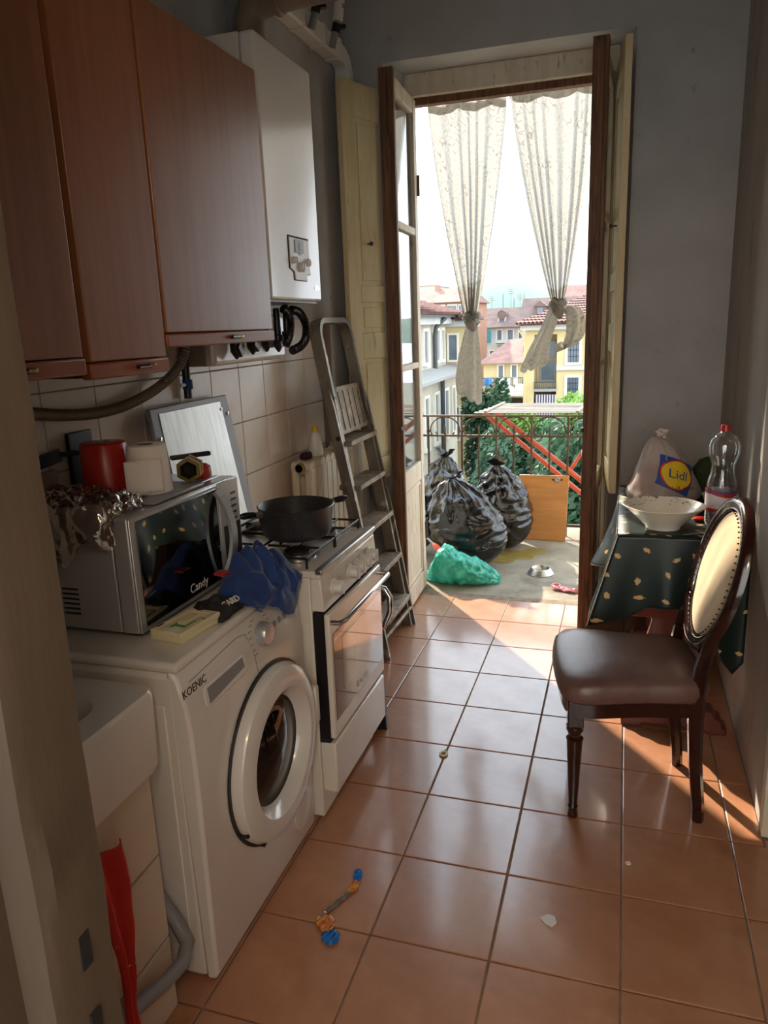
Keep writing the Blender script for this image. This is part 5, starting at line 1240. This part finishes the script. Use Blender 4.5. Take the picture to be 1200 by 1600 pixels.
def trash(name, label, c, rx, ry, h, neck, seed, grp, mat=m_bag, nu=84, nv=60):
    t = thing(name, label, 'bag', c, group=grp)
    c = Vector(c); nk = Vector(neck)
    def f(u, v):
        a = u * 2 * math.pi; hv = v
        prof = (math.sin(math.pi * min(1, (hv * .98 + .02)) ** .8) ** .62) if hv < .98 else .12
        pl = max(0, hv - .45) / .55
        r = max(prof, .10)
        r *= 1 + .05 * math.sin(2 * a + seed) + .035 * math.sin(3 * a + 2 * seed)
        r *= 1 + pl * (.10 * math.sin(11 * a + seed + 3 * hv) + .06 * math.sin(19 * a + 2 * seed - 4 * hv))
        p = c + Vector((rx * r * math.cos(a), ry * r * math.sin(a), h * hv)) + Vector((nk.x * hv ** 2.2, nk.y * hv ** 2.2, 0))
        q = (p.x + seed, p.y, p.z)
        rid = 1 - abs(noise.noise(Vector((q[0] * 9, q[1] * 9, q[2] * 16)))) * 2
        rid2 = 1 - abs(noise.noise(Vector((q[0] * 22 + 5, q[1] * 22, q[2] * 34)))) * 2
        dsp = .022 * (rid - .5) + .005 * (rid2 - .5)
        o_ = p + Vector((math.cos(a), math.sin(a), .3)) * dsp * (1 if hv > .03 else .2)
        o_.z = max(o_.z, c.z + .001)
        return o_
    MB().grid(f, nu, nv, cu=True).build('film', mat, t, closed=False, angle=2.6)
    tpv = c + Vector((nk.x, nk.y, h))
    kn = MB().grid(lambda u, v: tpv + Vector(((.012 + .05 * v * (1 + .3 * math.sin(6 * u * 6.28 + seed))) * math.cos(u * 6.28), (.012 + .04 * v) * math.sin(u * 6.28), -.015 + .045 * v + .02 * math.sin(u * 12.5 + seed) * v)), 28, 8, cu=True)
    kn.build('tied_end', mat, t, closed=False, angle=2.6)
    return t
G = 'full black rubbish bags on the balcony'
trash('rubbish_bag', 'black rubbish bag with slumped folds, the frontmost behind the green bag', (-.90, 4.55, -.008), .235, .205, .56, (-.12, .02, 0), 1.7, G)
trash('rubbish_bag', 'tall round black rubbish bag beside the orange board', (-.745, 4.985, -.008), .205, .20, .58, (-.05, -.04, 0), 5.2, G)
trash('rubbish_bag', 'black rubbish bag at the back by the stone post', (-1.20, 5.04, -.008), .18, .165, .62, (.03, 0, 0), 8.9, G)
trash('rubbish_bag', 'black rubbish bag half hidden by the glazed door leaf', (-1.33, 4.68, -.008), .14, .15, .50, (.02, .03, 0), 12.4, G)
t = thing('green_sack', 'turquoise green plastic bag lying on the balcony floor', 'bag', (-.87, 4.20, -.008))
def gs(u, v):
    a = u * 2 * math.pi; s_ = v
    x = -1.10 + .44 * s_; prof = math.sin(math.pi * min(max(s_, .03), .97)) ** .55
    rz_ = .085 * prof * (1.15 - .35 * s_ + .55 * math.exp(-((s_ - .22) / .16) ** 2)); ry_ = .105 * prof
    k = 1 + .10 * math.sin(7 * a + 9 * s_) * (.4 + abs(s_ - .4)) + .10 * N3((s_ * 7, math.cos(a) * 2, math.sin(a) * 2), 1.4, 3)
    p = Vector((x + .01 * N3((s_ * 9, a, 1)), 4.205 + ry_ * k * math.cos(a) - .03 * math.sin(s_ * 4), -.006 + rz_ + rz_ * k * math.sin(a)))
    rid = 1 - abs(noise.noise(Vector((p.x * 16, p.y * 16 + 3, p.z * 22)))) * 2
    p += Vector((0, math.cos(a), math.sin(a))) * .016 * (rid - .5) + Vector((0, math.cos(a), math.sin(a))) * .006 * (1 - 2 * abs(noise.noise(Vector((p.x * 40, p.y * 40, p.z * 40))))); p.z = max(p.z, -.007); return p
MB().grid(gs, 90, 100, cu=True).build('film', m_greenb, t, closed=False, angle=2.6)
MB().lathe([(0, -.10), (.045, -.095), (.055, -.06), (.055, .06), (.045, .095), (0, .10)], (-.87, 4.19, .055), 18, 'x').build('contents', M('pale_contents', 'c9c7a0', 'a8a780', rough=.6, scale=12), t)
t = thing('hand_tool', 'grey rod with an orange grip poking out over the green bag', 'tool', (-1.06, 4.30, .2))
MB().tube([(-1.25, 4.44, .275), (-1.085, 4.33, .175)], .008, 8).build('rod', m_steel, t)
MB().tube([(-1.09, 4.333, .178), (-1.075, 4.322, .168), (-1.02, 4.285, .135), (-1.012, 4.28, .130)], [.012, .019, .019, .014], 12).build('grip', M('orange_grip', 'd9583a', rough=.45), t)
MB().tube([(-1.16, 4.38, .222), (-1.14, 4.34, .0), (-1.10, 4.30, -.004)], .006, 6).build('stand_wire', m_steel, t)
t = thing('pet_bowl', 'round stainless steel pet bowl on the balcony floor', 'bowl', (-.44, 4.43, -.008))
MB().lathe([(.078, 0), (.080, .004), (.058, .036), (.054, .038), (.050, .035), (.044, .012), (0, .008)], (-.445, 4.44, -.008), 36).build('bowl', m_steel, t, angle=1.0)
MB().lathe([(.074, 0), (.081, 0), (.081, .005), (.076, .006)], (-.445, 4.44, -.008), 36).build('rubber_ring', m_plast_g, t)
t = thing('pink_strap', 'crumpled pink strap on the balcony threshold', 'strap', (-.28, 4.15, -.008))
MB().grid(lambda u, v: (-.345 + .15 * u, 4.165 - .03 * u + (v - .5) * .045 * (1 - .3 * math.sin(u * 8)), -.004 + .022 * abs(math.sin(u * 7 + v * 3)) * (1 - abs(v - .5))), 20, 8).build('band', M('pink_rubber', 'cf7f88', 'b9606c', rough=.5, scale=20), t, closed=False, solid=.004)
MB().tube([(-.33 + .022 * math.cos(a), 4.18 + .018 * math.sin(a), .012 + .006 * math.sin(a)) for a in [i * math.pi / 6 for i in range(12)]], .006, 8, closed=True).build('loop', M('pink_dark', 'c06a76', rough=.5), t)

# ------------------------------------------------------------------ the courtyard and town outside
GZ = -9.0
struct(MB().box(-160, 90, 7, 140, GZ - .3, GZ).build('ground', M('yard_ground', '8b887c', '6d7060', rough=.95, scale=.3), smooth=False), 'grey yard far below the balcony')
m_fy = M('yellow_render', 'c4b488', 'b8a67a', rough=.9, scale=.6); m_fc = M('cream_render', 'beb6a6', 'b0a898', rough=.9, scale=.6)
m_fw = M('white_render', 'bdbcb8', 'b0afab', rough=.9, scale=.6); m_fb = M('brick_render', 'a8806c', '98725f', rough=.9, scale=.8)
m_roof = M('terracotta_roof', '8f6a60', '7a5a52', rough=.85, scale=1.3, dirt=('665048', .9, .5, .7, .5), bump=.4, bscale=5)
m_roofd = M('brown_roof', '75625c', '66544f', rough=.9, scale=1.3, bump=.3, bscale=4)
m_frame = M('stone_frame', 'd6cfc0', rough=.8); m_pane = M('far_window_glass', '55606b', '6c7780', rough=.15, scale=.8); m_teal = M('teal_screen', '3a7a86', '2f6a78', rough=.7)
m_gutter = M('dark_gutter', '3b3f44', rough=.5); m_slate = M('grey_ledge', '8f8d88', rough=.8); m_lav = M('striped_blind', 'b6acb8', rough=.8)

def win(par, x0, x1, z0, z1, y, fw_=.12, bars=0, mf=None, frame=True):
    """window on a wall facing the balcony at depth y"""
    mb = MB()
    mb.box(x0 - fw_, x0, y - .08, y + .05, z0 - fw_, z1 + fw_).box(x1, x1 + fw_, y - .08, y + .05, z0 - fw_, z1 + fw_).box(x0, x1, y - .08, y + .05, z1, z1 + fw_).box(x0, x1, y - .1, y + .05, z0 - fw_, z0)
    f = mb.build('window', mf or m_frame, par, smooth=False)
    box('pane', m_pane, f, x0, x1, y - .015, y + .02, z0, z1, smooth=False)
    if bars:
        b = MB()
        for k in range(1, bars): xx = x0 + (x1 - x0) * k / bars; b.box(xx - .02, xx + .02, y - .06, y - .02, z0, z1)
        for k in range(1, 4): zz = z0 + (z1 - z0) * k / 4; b.box(x0, x1, y - .06, y - .02, zz - .02, zz + .02)
        b.build('grille', m_gutter, f, smooth=False)
    return f
def winx(par, x, y0, y1, z0, z1, fw_=.14):
    """window on a wall whose face looks towards +x"""
    mb = MB().box(x - .05, x + .10, y0 - fw_, y0, z0 - fw_, z1 + fw_).box(x - .05, x + .10, y1, y1 + fw_, z0 - fw_, z1 + fw_).box(x - .05, x + .10, y0, y1, z1, z1 + fw_).box(x - .05, x + .14, y0, y1, z0 - fw_, z0)
    f = mb.build('window', m_frame, par, smooth=False); box('pane', m_pane, f, x - .04, x + .015, y0, y1, z0, z1, smooth=False); return f
def tiles(par, name, a, b, c, d, rows, cols, mat):
    """rows of half-round roof tiles over the quad a,b (eave) - d,c (ridge)"""
    a, b, c, d = map(Vector, (a, b, c, d)); nrm = (b - a).cross(d - a).normalized()
    if nrm.z < 0: nrm = -nrm
    mb = MB()
    for i in range(cols):
        u = (i + .5) / cols; p0 = a.lerp(b, u); p1 = d.lerp(c, u)
        for j in range(rows):
            q0 = p0.lerp(p1, j / rows) + nrm * .07; q1 = p0.lerp(p1, (j + 1.12) / rows) + nrm * .02
            mb.tube([q0, q1], [(b - a).length / cols * .46, (b - a).length / cols * .36], 5, cap=False)
    o = mb.build(name, mat, par, closed=False); o['kind'] = 'stuff'; return o

# A: cream house with receding facade and yellow wing
t = thing('apartment_house', 'cream house with a tiled roof and black downpipe, next to the glazed leaf', 'building', (-9.5, 33, GZ))
box('wall', m_fc, t, -14, -8.5, 26, 37.2, GZ, 1.75, smooth=False)
box('wing', m_fy, t, -12, -7.10, 37.2, 38.2, GZ, 1.55, smooth=False)
box('corner_pilaster', m_fw, t, -7.45, -7.1, 37.1, 37.6, GZ, -2.2, smooth=False)
box('cornice', m_fw, t, -14, -8.1, 25.7, 37.2, 1.5, 1.8, smooth=False); box('wing_cornice', m_fw, t, -8.5, -7.0, 36.95, 38.3, 1.35, 1.62, smooth=False)
box('gutter', m_gutter, t, -14, -7.85, 25.5, 37.0, 1.8, 1.98, smooth=False); box('wing_gutter', m_gutter, t, -7.95, -6.8, 36.7, 38.3, 1.62, 1.78, smooth=False)
rf = MB().add([(-14.2, 25.4, 1.9), (-7.8, 25.4, 1.9), (-7.8, 37.2, 1.9), (-14.2, 37.2, 1.9), (-11, 29, 3.0), (-11, 33.5, 3.0)], [(0, 1, 4), (1, 2, 5, 4), (2, 3, 5), (3, 0, 4, 5), (3, 2, 1, 0)]).build('roof', m_roof, t, smooth=False)
tiles(rf, 'roof_tiles', (-7.75, 25.6, 1.95), (-7.75, 37.2, 1.95), (-11, 33.5, 3.05), (-11, 29, 3.05), 12, 46, m_roof)
rf = MB().add([(-12, 36.6, 1.7), (-6.7, 36.6, 1.7), (-6.7, 38.4, 1.7), (-12, 38.4, 1.7), (-9.3, 38, 2.2), (-9.3, 38.4, 2.2)], [(0, 1, 4), (1, 2, 5, 4), (3, 0, 4, 5), (3, 2, 1, 0)]).build('wing_roof', m_roof, t, smooth=False)
tiles(rf, 'roof_tiles', (-12, 36.55, 1.75), (-6.7, 36.55, 1.75), (-9.2, 38, 2.25), (-9.4, 38, 2.25), 9, 22, m_roof)
MB().add([(-8.5, 26, -.72), (-7.3, 26, -.82), (-7.3, 37.1, -.82), (-8.5, 37.1, -.72), (-8.5, 26, -.45), (-7.3, 26, -.70), (-7.3, 37.1, -.70), (-8.5, 37.1, -.45)], [(3, 2, 1, 0), (4, 5, 6, 7), (0, 1, 5, 4), (1, 2, 6, 5), (2, 3, 7, 6), (3, 0, 4, 7)]).build('ledge', m_slate, t, smooth=False)
box('lower_bay', m_fc, t, -8.6, -7.9, 26, 36.8, GZ, -.75, smooth=False)
for y0, y1, z0, z1 in ((31.0, 31.7, -.15, 1.2), (32.6, 33.3, -.15, 1.2), (34.9, 35.5, -.15, 1.2), (36.0, 36.5, -.15, 1.2)): winx(t, -8.5, y0, y1, z0, z1)
for y0, y1 in ((30.2, 30.8), (32.0, 32.6), (33.9, 34.5), (35.5, 36.0)): winx(t, -7.9, y0, y1, -3.6, -1.5)
MB().tube([(-7.9, 34.6, 1.8), (-8.3, 34.3, 1.35), (-8.36, 34.3, 1.0), (-8.36, 34.3, -.5)], .10, 8).build('downpipe', m_gutter, t)
MB().tube([(-7.75, 33.1, -.8), (-7.75, 33.1, GZ)], .10, 8).build('downpipe', m_gutter, t)
win(t, -8.35, -7.95, -.25, .95, 37.2, .10); box('string_course', m_slate, t, -8.5, -7.0, 37.0, 37.2, -.75, -.45, smooth=False)
win(t, -8.3, -7.9, -4.2, -2.6, 37.2, .10)

# B: far brick block with terracotta roof
t = thing('brick_block', 'distant brick block with a broad red roof and blue windows', 'building', (-15, 68, GZ))
box('wall', m_fb, t, -19.5, -13.2, 66, 76, GZ, 3.35, smooth=False)
MB().add([(-19.8, 65.4, 3.3), (-12.9, 65.4, 3.3), (-12.9, 76.5, 3.3), (-19.8, 76.5, 3.3), (-18.9, 69, 4.6), (-13.4, 69, 4.6)], [(0, 1, 5, 4), (1, 2, 5), (2, 3, 4, 5), (3, 0, 4), (3, 2, 1, 0)]).build('roof', m_roof, t, smooth=False)
win(t, -15.9, -15.1, 2.0, 3.0, 66, .14); win(t, -14.9, -14.1, 2.0, 3.0, 66, .14); win(t, -13.9, -13.4, 2.2, 3.0, 66, .12); win(t, -17.6, -16.8, 2.0, 3.0, 66, .12)
box('chimney', m_fb, t, -16.6, -16.2, 68.5, 69, 4.2, 4.9, smooth=False)
t = thing('white_tower', 'plain pale rooftop block beyond the brick house', 'building', (-19, 75, GZ))
box('wall', m_fc, t, -23, -18.7, 76.6, 84, GZ, 5.3, smooth=False); box('parapet', m_fw, t, -23.1, -18.55, 76.45, 84.1, 5.3, 5.5, smooth=False)

# C: long white house with mansard and teal screen
t = thing('white_tenement', 'long white tenement with a brown roof, dormer and teal balcony screen', 'building', (-14, 92, GZ))
box('wall', m_fw, t, -18.5, -10.6, 90, 100, GZ, .95, smooth=False)
MB().add([(-18.8, 89.4, .9), (-10.2, 89.4, .9), (-10.2, 100, .9), (-18.8, 100, .9), (-18.8, 93, 3.1), (-10.2, 93, 3.1)], [(0, 1, 5, 4), (1, 2, 5), (2, 3, 4, 5), (3, 0, 4), (3, 2, 1, 0)]).build('roof', m_roofd, t, smooth=False)
dm = box('dormer', m_fw, t, -14.4, -13.5, 90.4, 92, 1.35, 2.35, smooth=False)
MB().lathe([(.52, -.8), (.52, .8)], (-13.95, 91.1, 2.3), 16, 'y').build('dormer_arch', m_roofd, dm); box('dormer_pane', m_pane, dm, -14.25, -13.65, 90.36, 90.4, 1.5, 2.25, smooth=False)
box('teal_screen', m_teal, t, -16.7, -15.0, 88.9, 89.1, -.85, .65, smooth=False)
for x0, x1 in ((-14.4, -13.9), (-13.2, -12.6), (-11.9, -11.1)): win(t, x0, x1, -.75, .55, 90, .12)
for x0, x1 in ((-16.4, -15.9), (-15.3, -14.8), (-13.6, -13.0)): win(t, x0, x1, -3.0, -1.8, 90, .12)
bl = box('balcony', m_fw, t, -14.4, -10.7, 88.9, 90, -1.05, -.9, smooth=False); box('balcony_wall', m_fw, bl, -14.4, -10.7, 88.9, 89.0, -1.9 + .9, -.55, smooth=False)
for x in (-16.6, -14.2, -12.9, -11.7): MB().bar((x, 93, 3.0), (x, 93, 3.9 + .8 * abs(math.sin(x))), .06, .06).build('chimney_pot', m_gutter, t)
for x in (-15.6, -13.3, -12.2):
    a = thing('tv_antenna', {-15.6: 'thin roof aerial above the white tenement, farthest from the yellow house', -13.3: 'tall thin roof aerial above the white tenement, middle one', -12.2: 'thin roof aerial above the white tenement, closest to the yellow house'}[x], 'antenna', (x, 93.2, 3.12), group='roof aerials')
    h_ = 2.2 if x == -13.3 else 1.5
    MB().bar((x, 93.2, 3.12), (x, 93.2, 3.0 + h_), .035, .035).build('mast', m_gutter, a)
    for z in (.0, .25, .5): MB().bar((x - .35, 93.2, 3.0 + h_ - z), (x + .35, 93.2, 3.0 + h_ - z), .03, .03).build('dipole', m_gutter, a)
# dormer house right of it
t = thing('dormer_house', 'brown roofed house with one dormer behind the yellow house', 'building', (-7.5, 72, GZ))
box('wall', m_fc, t, -9.0, -2.0, 70, 78, GZ, 1.3, smooth=False)
MB().add([(-9.3, 69.4, 1.2), (-1.5, 69.4, 1.2), (-1.5, 79, 1.2), (-9.3, 79, 1.2), (-9.2, 72.5, 3.5), (-1.5, 72.5, 3.5)], [(0, 1, 5, 4), (1, 2, 5), (2, 3, 4, 5), (3, 0, 4), (3, 2, 1, 0)]).build('roof', m_roofd, t, smooth=False)
dm = box('dormer', m_roofd, t, -7.9, -6.9, 70, 72, 1.8, 2.7, smooth=False); MB().prism([(-8.05, 2.7), (-6.75, 2.7), (-7.4, 3.2)], lambda a, b, q: (a, q, b), 69.9, 72).build('dormer_gable', m_roofd, dm, smooth=False)
box('dormer_pane', m_pane, dm, -7.65, -7.15, 69.95, 70, 1.95, 2.6, smooth=False)
t = thing('red_roof_house', 'house with a steep plain red roof at the far back', 'building', (-5, 84, GZ))
box('wall', m_fb, t, -7.2, 2, 82, 90, GZ, 3.4, smooth=False)
MB().add([(-7.6, 81.5, 3.3), (2, 81.5, 3.3), (2, 90, 3.3), (-7.6, 90, 3.3), (-6.6, 84.5, 5.0), (2, 84.5, 5.0)], [(0, 1, 5, 4), (1, 2, 5), (2, 3, 4, 5), (3, 0, 4), (3, 2, 1, 0)]).build('roof', m_roof, t, smooth=False)

# D: low ochre house, red roof, laundry balcony
t = thing('low_house', 'low ochre house with a red hipped roof and a laundry balcony', 'building', (-9, 62, GZ))
box('wall', m_fy, t, -10.7, -6.6, 60, 68, GZ, -1.5, smooth=False)
MB().add([(-11.1, 59.4, -1.65), (-6.3, 59.4, -1.65), (-6.3, 68, -1.65), (-11.1, 68, -1.65), (-9.2, 64, .05), (-6.3, 64, .25)], [(0, 1, 5, 4), (1, 2, 5), (2, 3, 4, 5), (3, 0, 4), (3, 2, 1, 0)]).build('roof', m_roof, t, smooth=False)
for x0, x1 in ((-9.5, -9.15), (-8.45, -8.1)): win(t, x0, x1, -2.75, -1.85, 60, .12)
for x0, x1 in ((-9.9, -9.4), (-8.4, -7.9), (-7.3, -6.9)): win(t, x0, x1, -5.0, -4.2, 60, .12)
bl = box('balcony', m_slate, t, -10.7, -6.6, 58.9, 60, -3.55, -3.4, smooth=False)
b = MB()
for k in range(28): b.box(-10.65 + k * .149, -10.62 + k * .149, 58.95, 58.98, -3.4, -2.75)
b.box(-10.7, -6.6, 58.93, 59.0, -2.78, -2.72).build('balcony_rail', m_gutter, bl, smooth=False)
sk = box('skylight', m_redp, t, -7.75, -7.2, 61.2, 61.6, -.95, -.45, smooth=False); box('skylight_pane', m_frame, sk, -7.45, -7.25, 61.1, 61.2, -1.05, -.7, smooth=False)
for k, (x, c, lb) in enumerate(((-10.3, '2f6fb0', 'bright blue towel on the laundry balcony'), (-10.0, '4a84c0', 'lighter blue towel on the laundry balcony'), (-9.55, '8a5a58', 'dull red shirt on the laundry balcony'), (-9.1, 'd6d4d0', 'white sheet on the laundry balcony beside the red shirt'), (-8.55, 'cfd4da', 'pale sheet in the middle of the laundry balcony'), (-8.0, 'd8d2c6', 'cream sheet on the laundry balcony'), (-7.4, '57727a', 'teal cloth at the end of the laundry balcony'))):
    w = .16 if k % 2 else .13
    o = MB().grid(lambda u, v: (x - w + 2 * w * u, 58.88 + .04 * math.sin(u * 11 + k), -2.76 - .55 * v), 10, 4).build('laundry', M('laundry_%d' % k, c, rough=.9), closed=False, solid=.02); tag(o, lb, 'laundry', 'laundry on the far balcony')

# I: garage with white canopy
t = thing('garage', 'low dark garage front under a white canopy in the yard', 'building', (-7, 56, GZ))
box('wall', m_fw, t, -8.6, -5.6, 54.5, 58, GZ, -3.5, smooth=False); box('canopy', m_fw, t, -8.6, -5.6, 53.2, 54.5, -3.6, -3.4, smooth=False)
box('opening', m_darkm, t, -8.4, -5.8, 54.4, 54.5, GZ, -3.85, smooth=False); box('sign_board', m_fw, t, -7.4, -5.9, 54.2, 54.4, -3.4, -2.85, smooth=False)
MB().lathe([(.6, -.1), (.6, .1)], (-8.0, 54.3, -3.4), 20, 'y', sy=.8).build('arch', m_fw, t)

# E: yellow house
t = thing('yellow_house', 'yellow house with barred windows and a striped blind, by the edge-on leaf', 'building', (-3, 44, GZ))
Y = 42
mb = MB().box(-5.18, -4.72, Y, 52, GZ, 1.05).box(-3.52, 1.5, Y, 52, GZ, 1.05).box(-4.72, -3.52, Y + 1.4, 52, GZ, 1.05).box(-4.72, -3.52, Y, Y + 1.4, .75, 1.05)
mb.build('wall', m_fy, t, smooth=False)
box('cornice', m_fw, t, -5.45, 1.6, Y - .35, 52, 1.0, 1.25, smooth=False)
rf = MB().add([(-5.7, Y - .6, 1.25), (1.6, Y - .6, 1.25), (1.6, 52, 1.25), (-5.7, 52, 1.25), (-1.8, Y + 4.6, 2.85), (1.6, Y + 4.6, 2.85)], [(0, 1, 5, 4), (1, 2, 5), (2, 3, 4, 5), (3, 0, 4), (3, 2, 1, 0)]).build('roof', m_roof, t, smooth=False)
tiles(rf, 'roof_tiles', (-5.7, Y - .6, 1.3), (1.6, Y - .6, 1.3), (1.6, Y + 4.6, 2.9), (-1.8, Y + 4.6, 2.9), 12, 34, m_roof)
for z0, z1 in ((-.75, .55), (-2.75, -1.55), (-4.6, -3.4)):
    win(t, -2.95, -2.35, z0, z1, Y, .14, bars=4); win(t, -1.3, -.7, z0, z1, Y, .14, bars=4)
box('string_course', m_fw, t, -3.52, 1.5, Y - .12, Y, -1.15, -.92, smooth=False)
for z0, z1 in ((-.45, .35), (-1.75, -.75)): win(t, -4.45, -3.75, z0, z1, Y + 1.4, .1, mf=m_slate)
bl = box('recess_balcony', m_slate, t, -4.72, -3.52, Y - .1, Y + 1.4, -2.28, -2.15, smooth=False)
b = MB()
for k in range(13): b.box(-4.70 + k * .096, -4.67 + k * .096, Y - .08, Y - .05, -2.15, -1.78)
b.box(-4.72, -3.52, Y - .09, Y - .04, -1.80, -1.76).build('recess_rail', m_gutter, bl, smooth=False)
for k in range(16): box('blind_stripe', m_lav if k % 2 else m_gutter, t, -4.66 + k * .071, -4.66 + (k + 1) * .071, Y + .02 - .03 * (k % 2), Y + .10, -3.85, -2.45, smooth=False)
box('recess_base', m_slate, t, -4.72, -3.52, Y + .02, Y + 1.4, GZ, -3.9, smooth=False)
MB().tube([(-5.5, Y - .25, 1.0), (-5.22, Y - .15, .6), (-5.22, Y - .15, GZ)], .06, 8).build('downpipe', m_fy, t)

# vegetation
def leafmat(name, c, c2):
    m = bpy.data.materials.new(name); m.use_nodes = True; n = m.node_tree.nodes; L = m.node_tree.links; b = n['Principled BSDF']
    tx = n.new('ShaderNodeTexCoord'); nz = n.new('ShaderNodeTexNoise'); nz.inputs['Scale'].default_value = 1.3; L.new(tx.outputs['Object'], nz.inputs[0])
    mx = n.new('ShaderNodeMix'); mx.data_type = 'RGBA'; mx.inputs[6].default_value = rgba(c); mx.inputs[7].default_value = rgba(c2)
    mr = n.new('ShaderNodeMapRange'); mr.inputs[1].default_value = .35; mr.inputs[2].default_value = .65; L.new(nz.outputs[0], mr.inputs[0]); L.new(mr.outputs[0], mx.inputs[0])
    L.new(mx.outputs[2], b.inputs['Base Color']); b.inputs['Roughness'].default_value = .55
    tl = n.new('ShaderNodeBsdfTranslucent'); L.new(mx.outputs[2], tl.inputs[0]); ms = n.new('ShaderNodeMixShader'); ms.inputs[0].default_value = .35
    L.new(b.outputs[0], ms.inputs[1]); L.new(tl.outputs[0], ms.inputs[2]); L.new(ms.outputs[0], n['Material Output'].inputs[0]); return m
m_l1 = leafmat('leaf_dark', '3c5a3c', '2c4a34'); m_l2 = leafmat('leaf_light', '7fa04a', '5f8a3c'); m_l3 = leafmat('leaf_mid', '55804a', '3f6a3c'); m_bark = M('bark', '54463a', '3f342b', rough=.9, scale=8)
def tree(name, label, x, y, zt, zb, rx, ry, leaves, size, mat, seed, trunk=True):
    rn = random.Random(seed); t = thing(name, label, 'tree', (x, y, GZ), group='trees and shrubs in the yard')
    mb = MB(); cl = [(rn.uniform(-.7, .7) * rx, rn.uniform(-.7, .7) * ry, zb + (zt - zb) * rn.uniform(.15, .85), rn.uniform(.30, .5)) for _ in range(16)]
    cl.append((0, 0, zt - .3 * (zt - zb), .3))
    V = []; F = []
    for k in range(leaves):
        c = rn.choice(cl); d = Vector((rn.gauss(0, 1), rn.gauss(0, 1), rn.gauss(0, 1))).normalized() * (rn.random() ** .35)
        p = Vector((x + c[0] + d.x * rx * c[3], y + c[1] + d.y * ry * c[3], c[2] + d.z * (zt - zb) * .5 * c[3]))
        n_ = Vector((rn.gauss(0, 1), rn.gauss(0, 1), rn.gauss(0, 1) + .6)).normalized(); a = n_.orthogonal().normalized(); b = n_.cross(a); s_ = size * rn.uniform(.6, 1.3); i0 = len(V)
        V += [p + a * s_, p + b * s_ * .5, p - a * s_, p - b * s_ * .5]; F.append((i0, i0 + 1, i0 + 2, i0 + 3))
    mb.add(V, F); mb.build('crown', mat, t, closed=False, smooth=False)
    tr = MB().tube([(x, y, GZ), (x + .1, y, (GZ + zb) / 2), (x, y, zb + (zt - zb) * .3), (x + .2, y, zt - .35 * (zt - zb))], [.25, .2, .14, .05], 8)
    for k in range(5):
        a = k * 1.3; z0 = zb + (zt - zb) * (.15 + .1 * k); tr.tube([(x, y, z0), (x + rx * .4 * math.cos(a), y + ry * .4 * math.sin(a), z0 + .25 * (zt - zb))], [.10, .03], 6)
    tr.build('trunk', m_bark, t); return t
tree('broadleaf_tree', 'large dark green tree filling the railing beside the orange board', -2.4, 22, -1.35, -7.5, 1.7, 1.6, 15000, .13, m_l1, 1)
tree('broadleaf_tree', 'dark green tree at the middle of the railing view', -3.7, 26.2, -1.9, -8.0, 1.3, 1.2, 11000, .14, m_l1, 2)
tree('broadleaf_tree', 'tall dark tree showing behind the long curtain tail', -5.9, 33, -.75, -7, 1.2, 1.3, 9000, .13, m_l1, 3)
tree('broadleaf_tree', 'dense dark tree by the edge-on door leaf', -.72, 16.5, -.55, -6.5, .95, 1.1, 9000, .12, m_l1, 4)
tree('leafy_shrub', 'light green bush in front of the garage', -4.1, 30, -1.85, -4.2, .95, .9, 4500, .11, m_l2, 5)
tree('leafy_shrub', 'light green treetop against the yellow house', -1.55, 27, -.9, -3.6, .85, .9, 4500, .10, m_l2, 6)
tree('leafy_shrub', 'mid green shrub low behind the rubbish bags', -5.7, 24.6, -3.6, -7.8, 1.1, 1.0, 6000, .12, m_l3, 7)
tree('leafy_shrub', 'mid green shrub between the big dark trees', -2.3, 32, -2.9, -6.5, 1.1, 1.0, 6000, .12, m_l3, 8)
tree('leafy_shrub', 'small green shrub under the striped blind', -3.55, 34, -2.3, -5.0, 1.0, 1.0, 4000, .12, m_l3, 9)

# hazy hill on the horizon, and the haze in front of it
def hz(u, v):
    x = -1100 + 1700 * u; y = 1450 + 600 * v
    r = 62 * math.exp(-((x + 260) / 130) ** 2) + 26 * math.exp(-((x + 420) / 150) ** 2) + 22 * math.exp(-((x + 60) / 200) ** 2)
    return (x, y, -40 + (r + 55) * math.sin(math.pi * min(1, v * 1.3 + .02)) ** .7 + 2.5 * N3((x * .03, y * .03, 0)))
struct(MB().grid(hz, 120, 20).build('hill', M('wooded_hill', '5c7060', '68796a', rough=.95, scale=.03), closed=False), 'wooded hill on the horizon')
hm = bpy.data.materials.new('haze'); hm.use_nodes = True; hn = hm.node_tree.nodes; hn.clear()
ho = hn.new('ShaderNodeOutputMaterial'); hv = hn.new('ShaderNodeVolumeScatter'); hv.inputs['Color'].default_value = (.86, .93, 1, 1); hv.inputs['Density'].default_value = .00005
hm.node_tree.links.new(hv.outputs[0], ho.inputs['Volume'])
hz_o = MB().box(-1400, 900, 160, 1420, -60, 260).build('outside_haze', hm, smooth=False)
tag(hz_o, 'morning haze hanging before the hill', 'haze', kind='stuff')
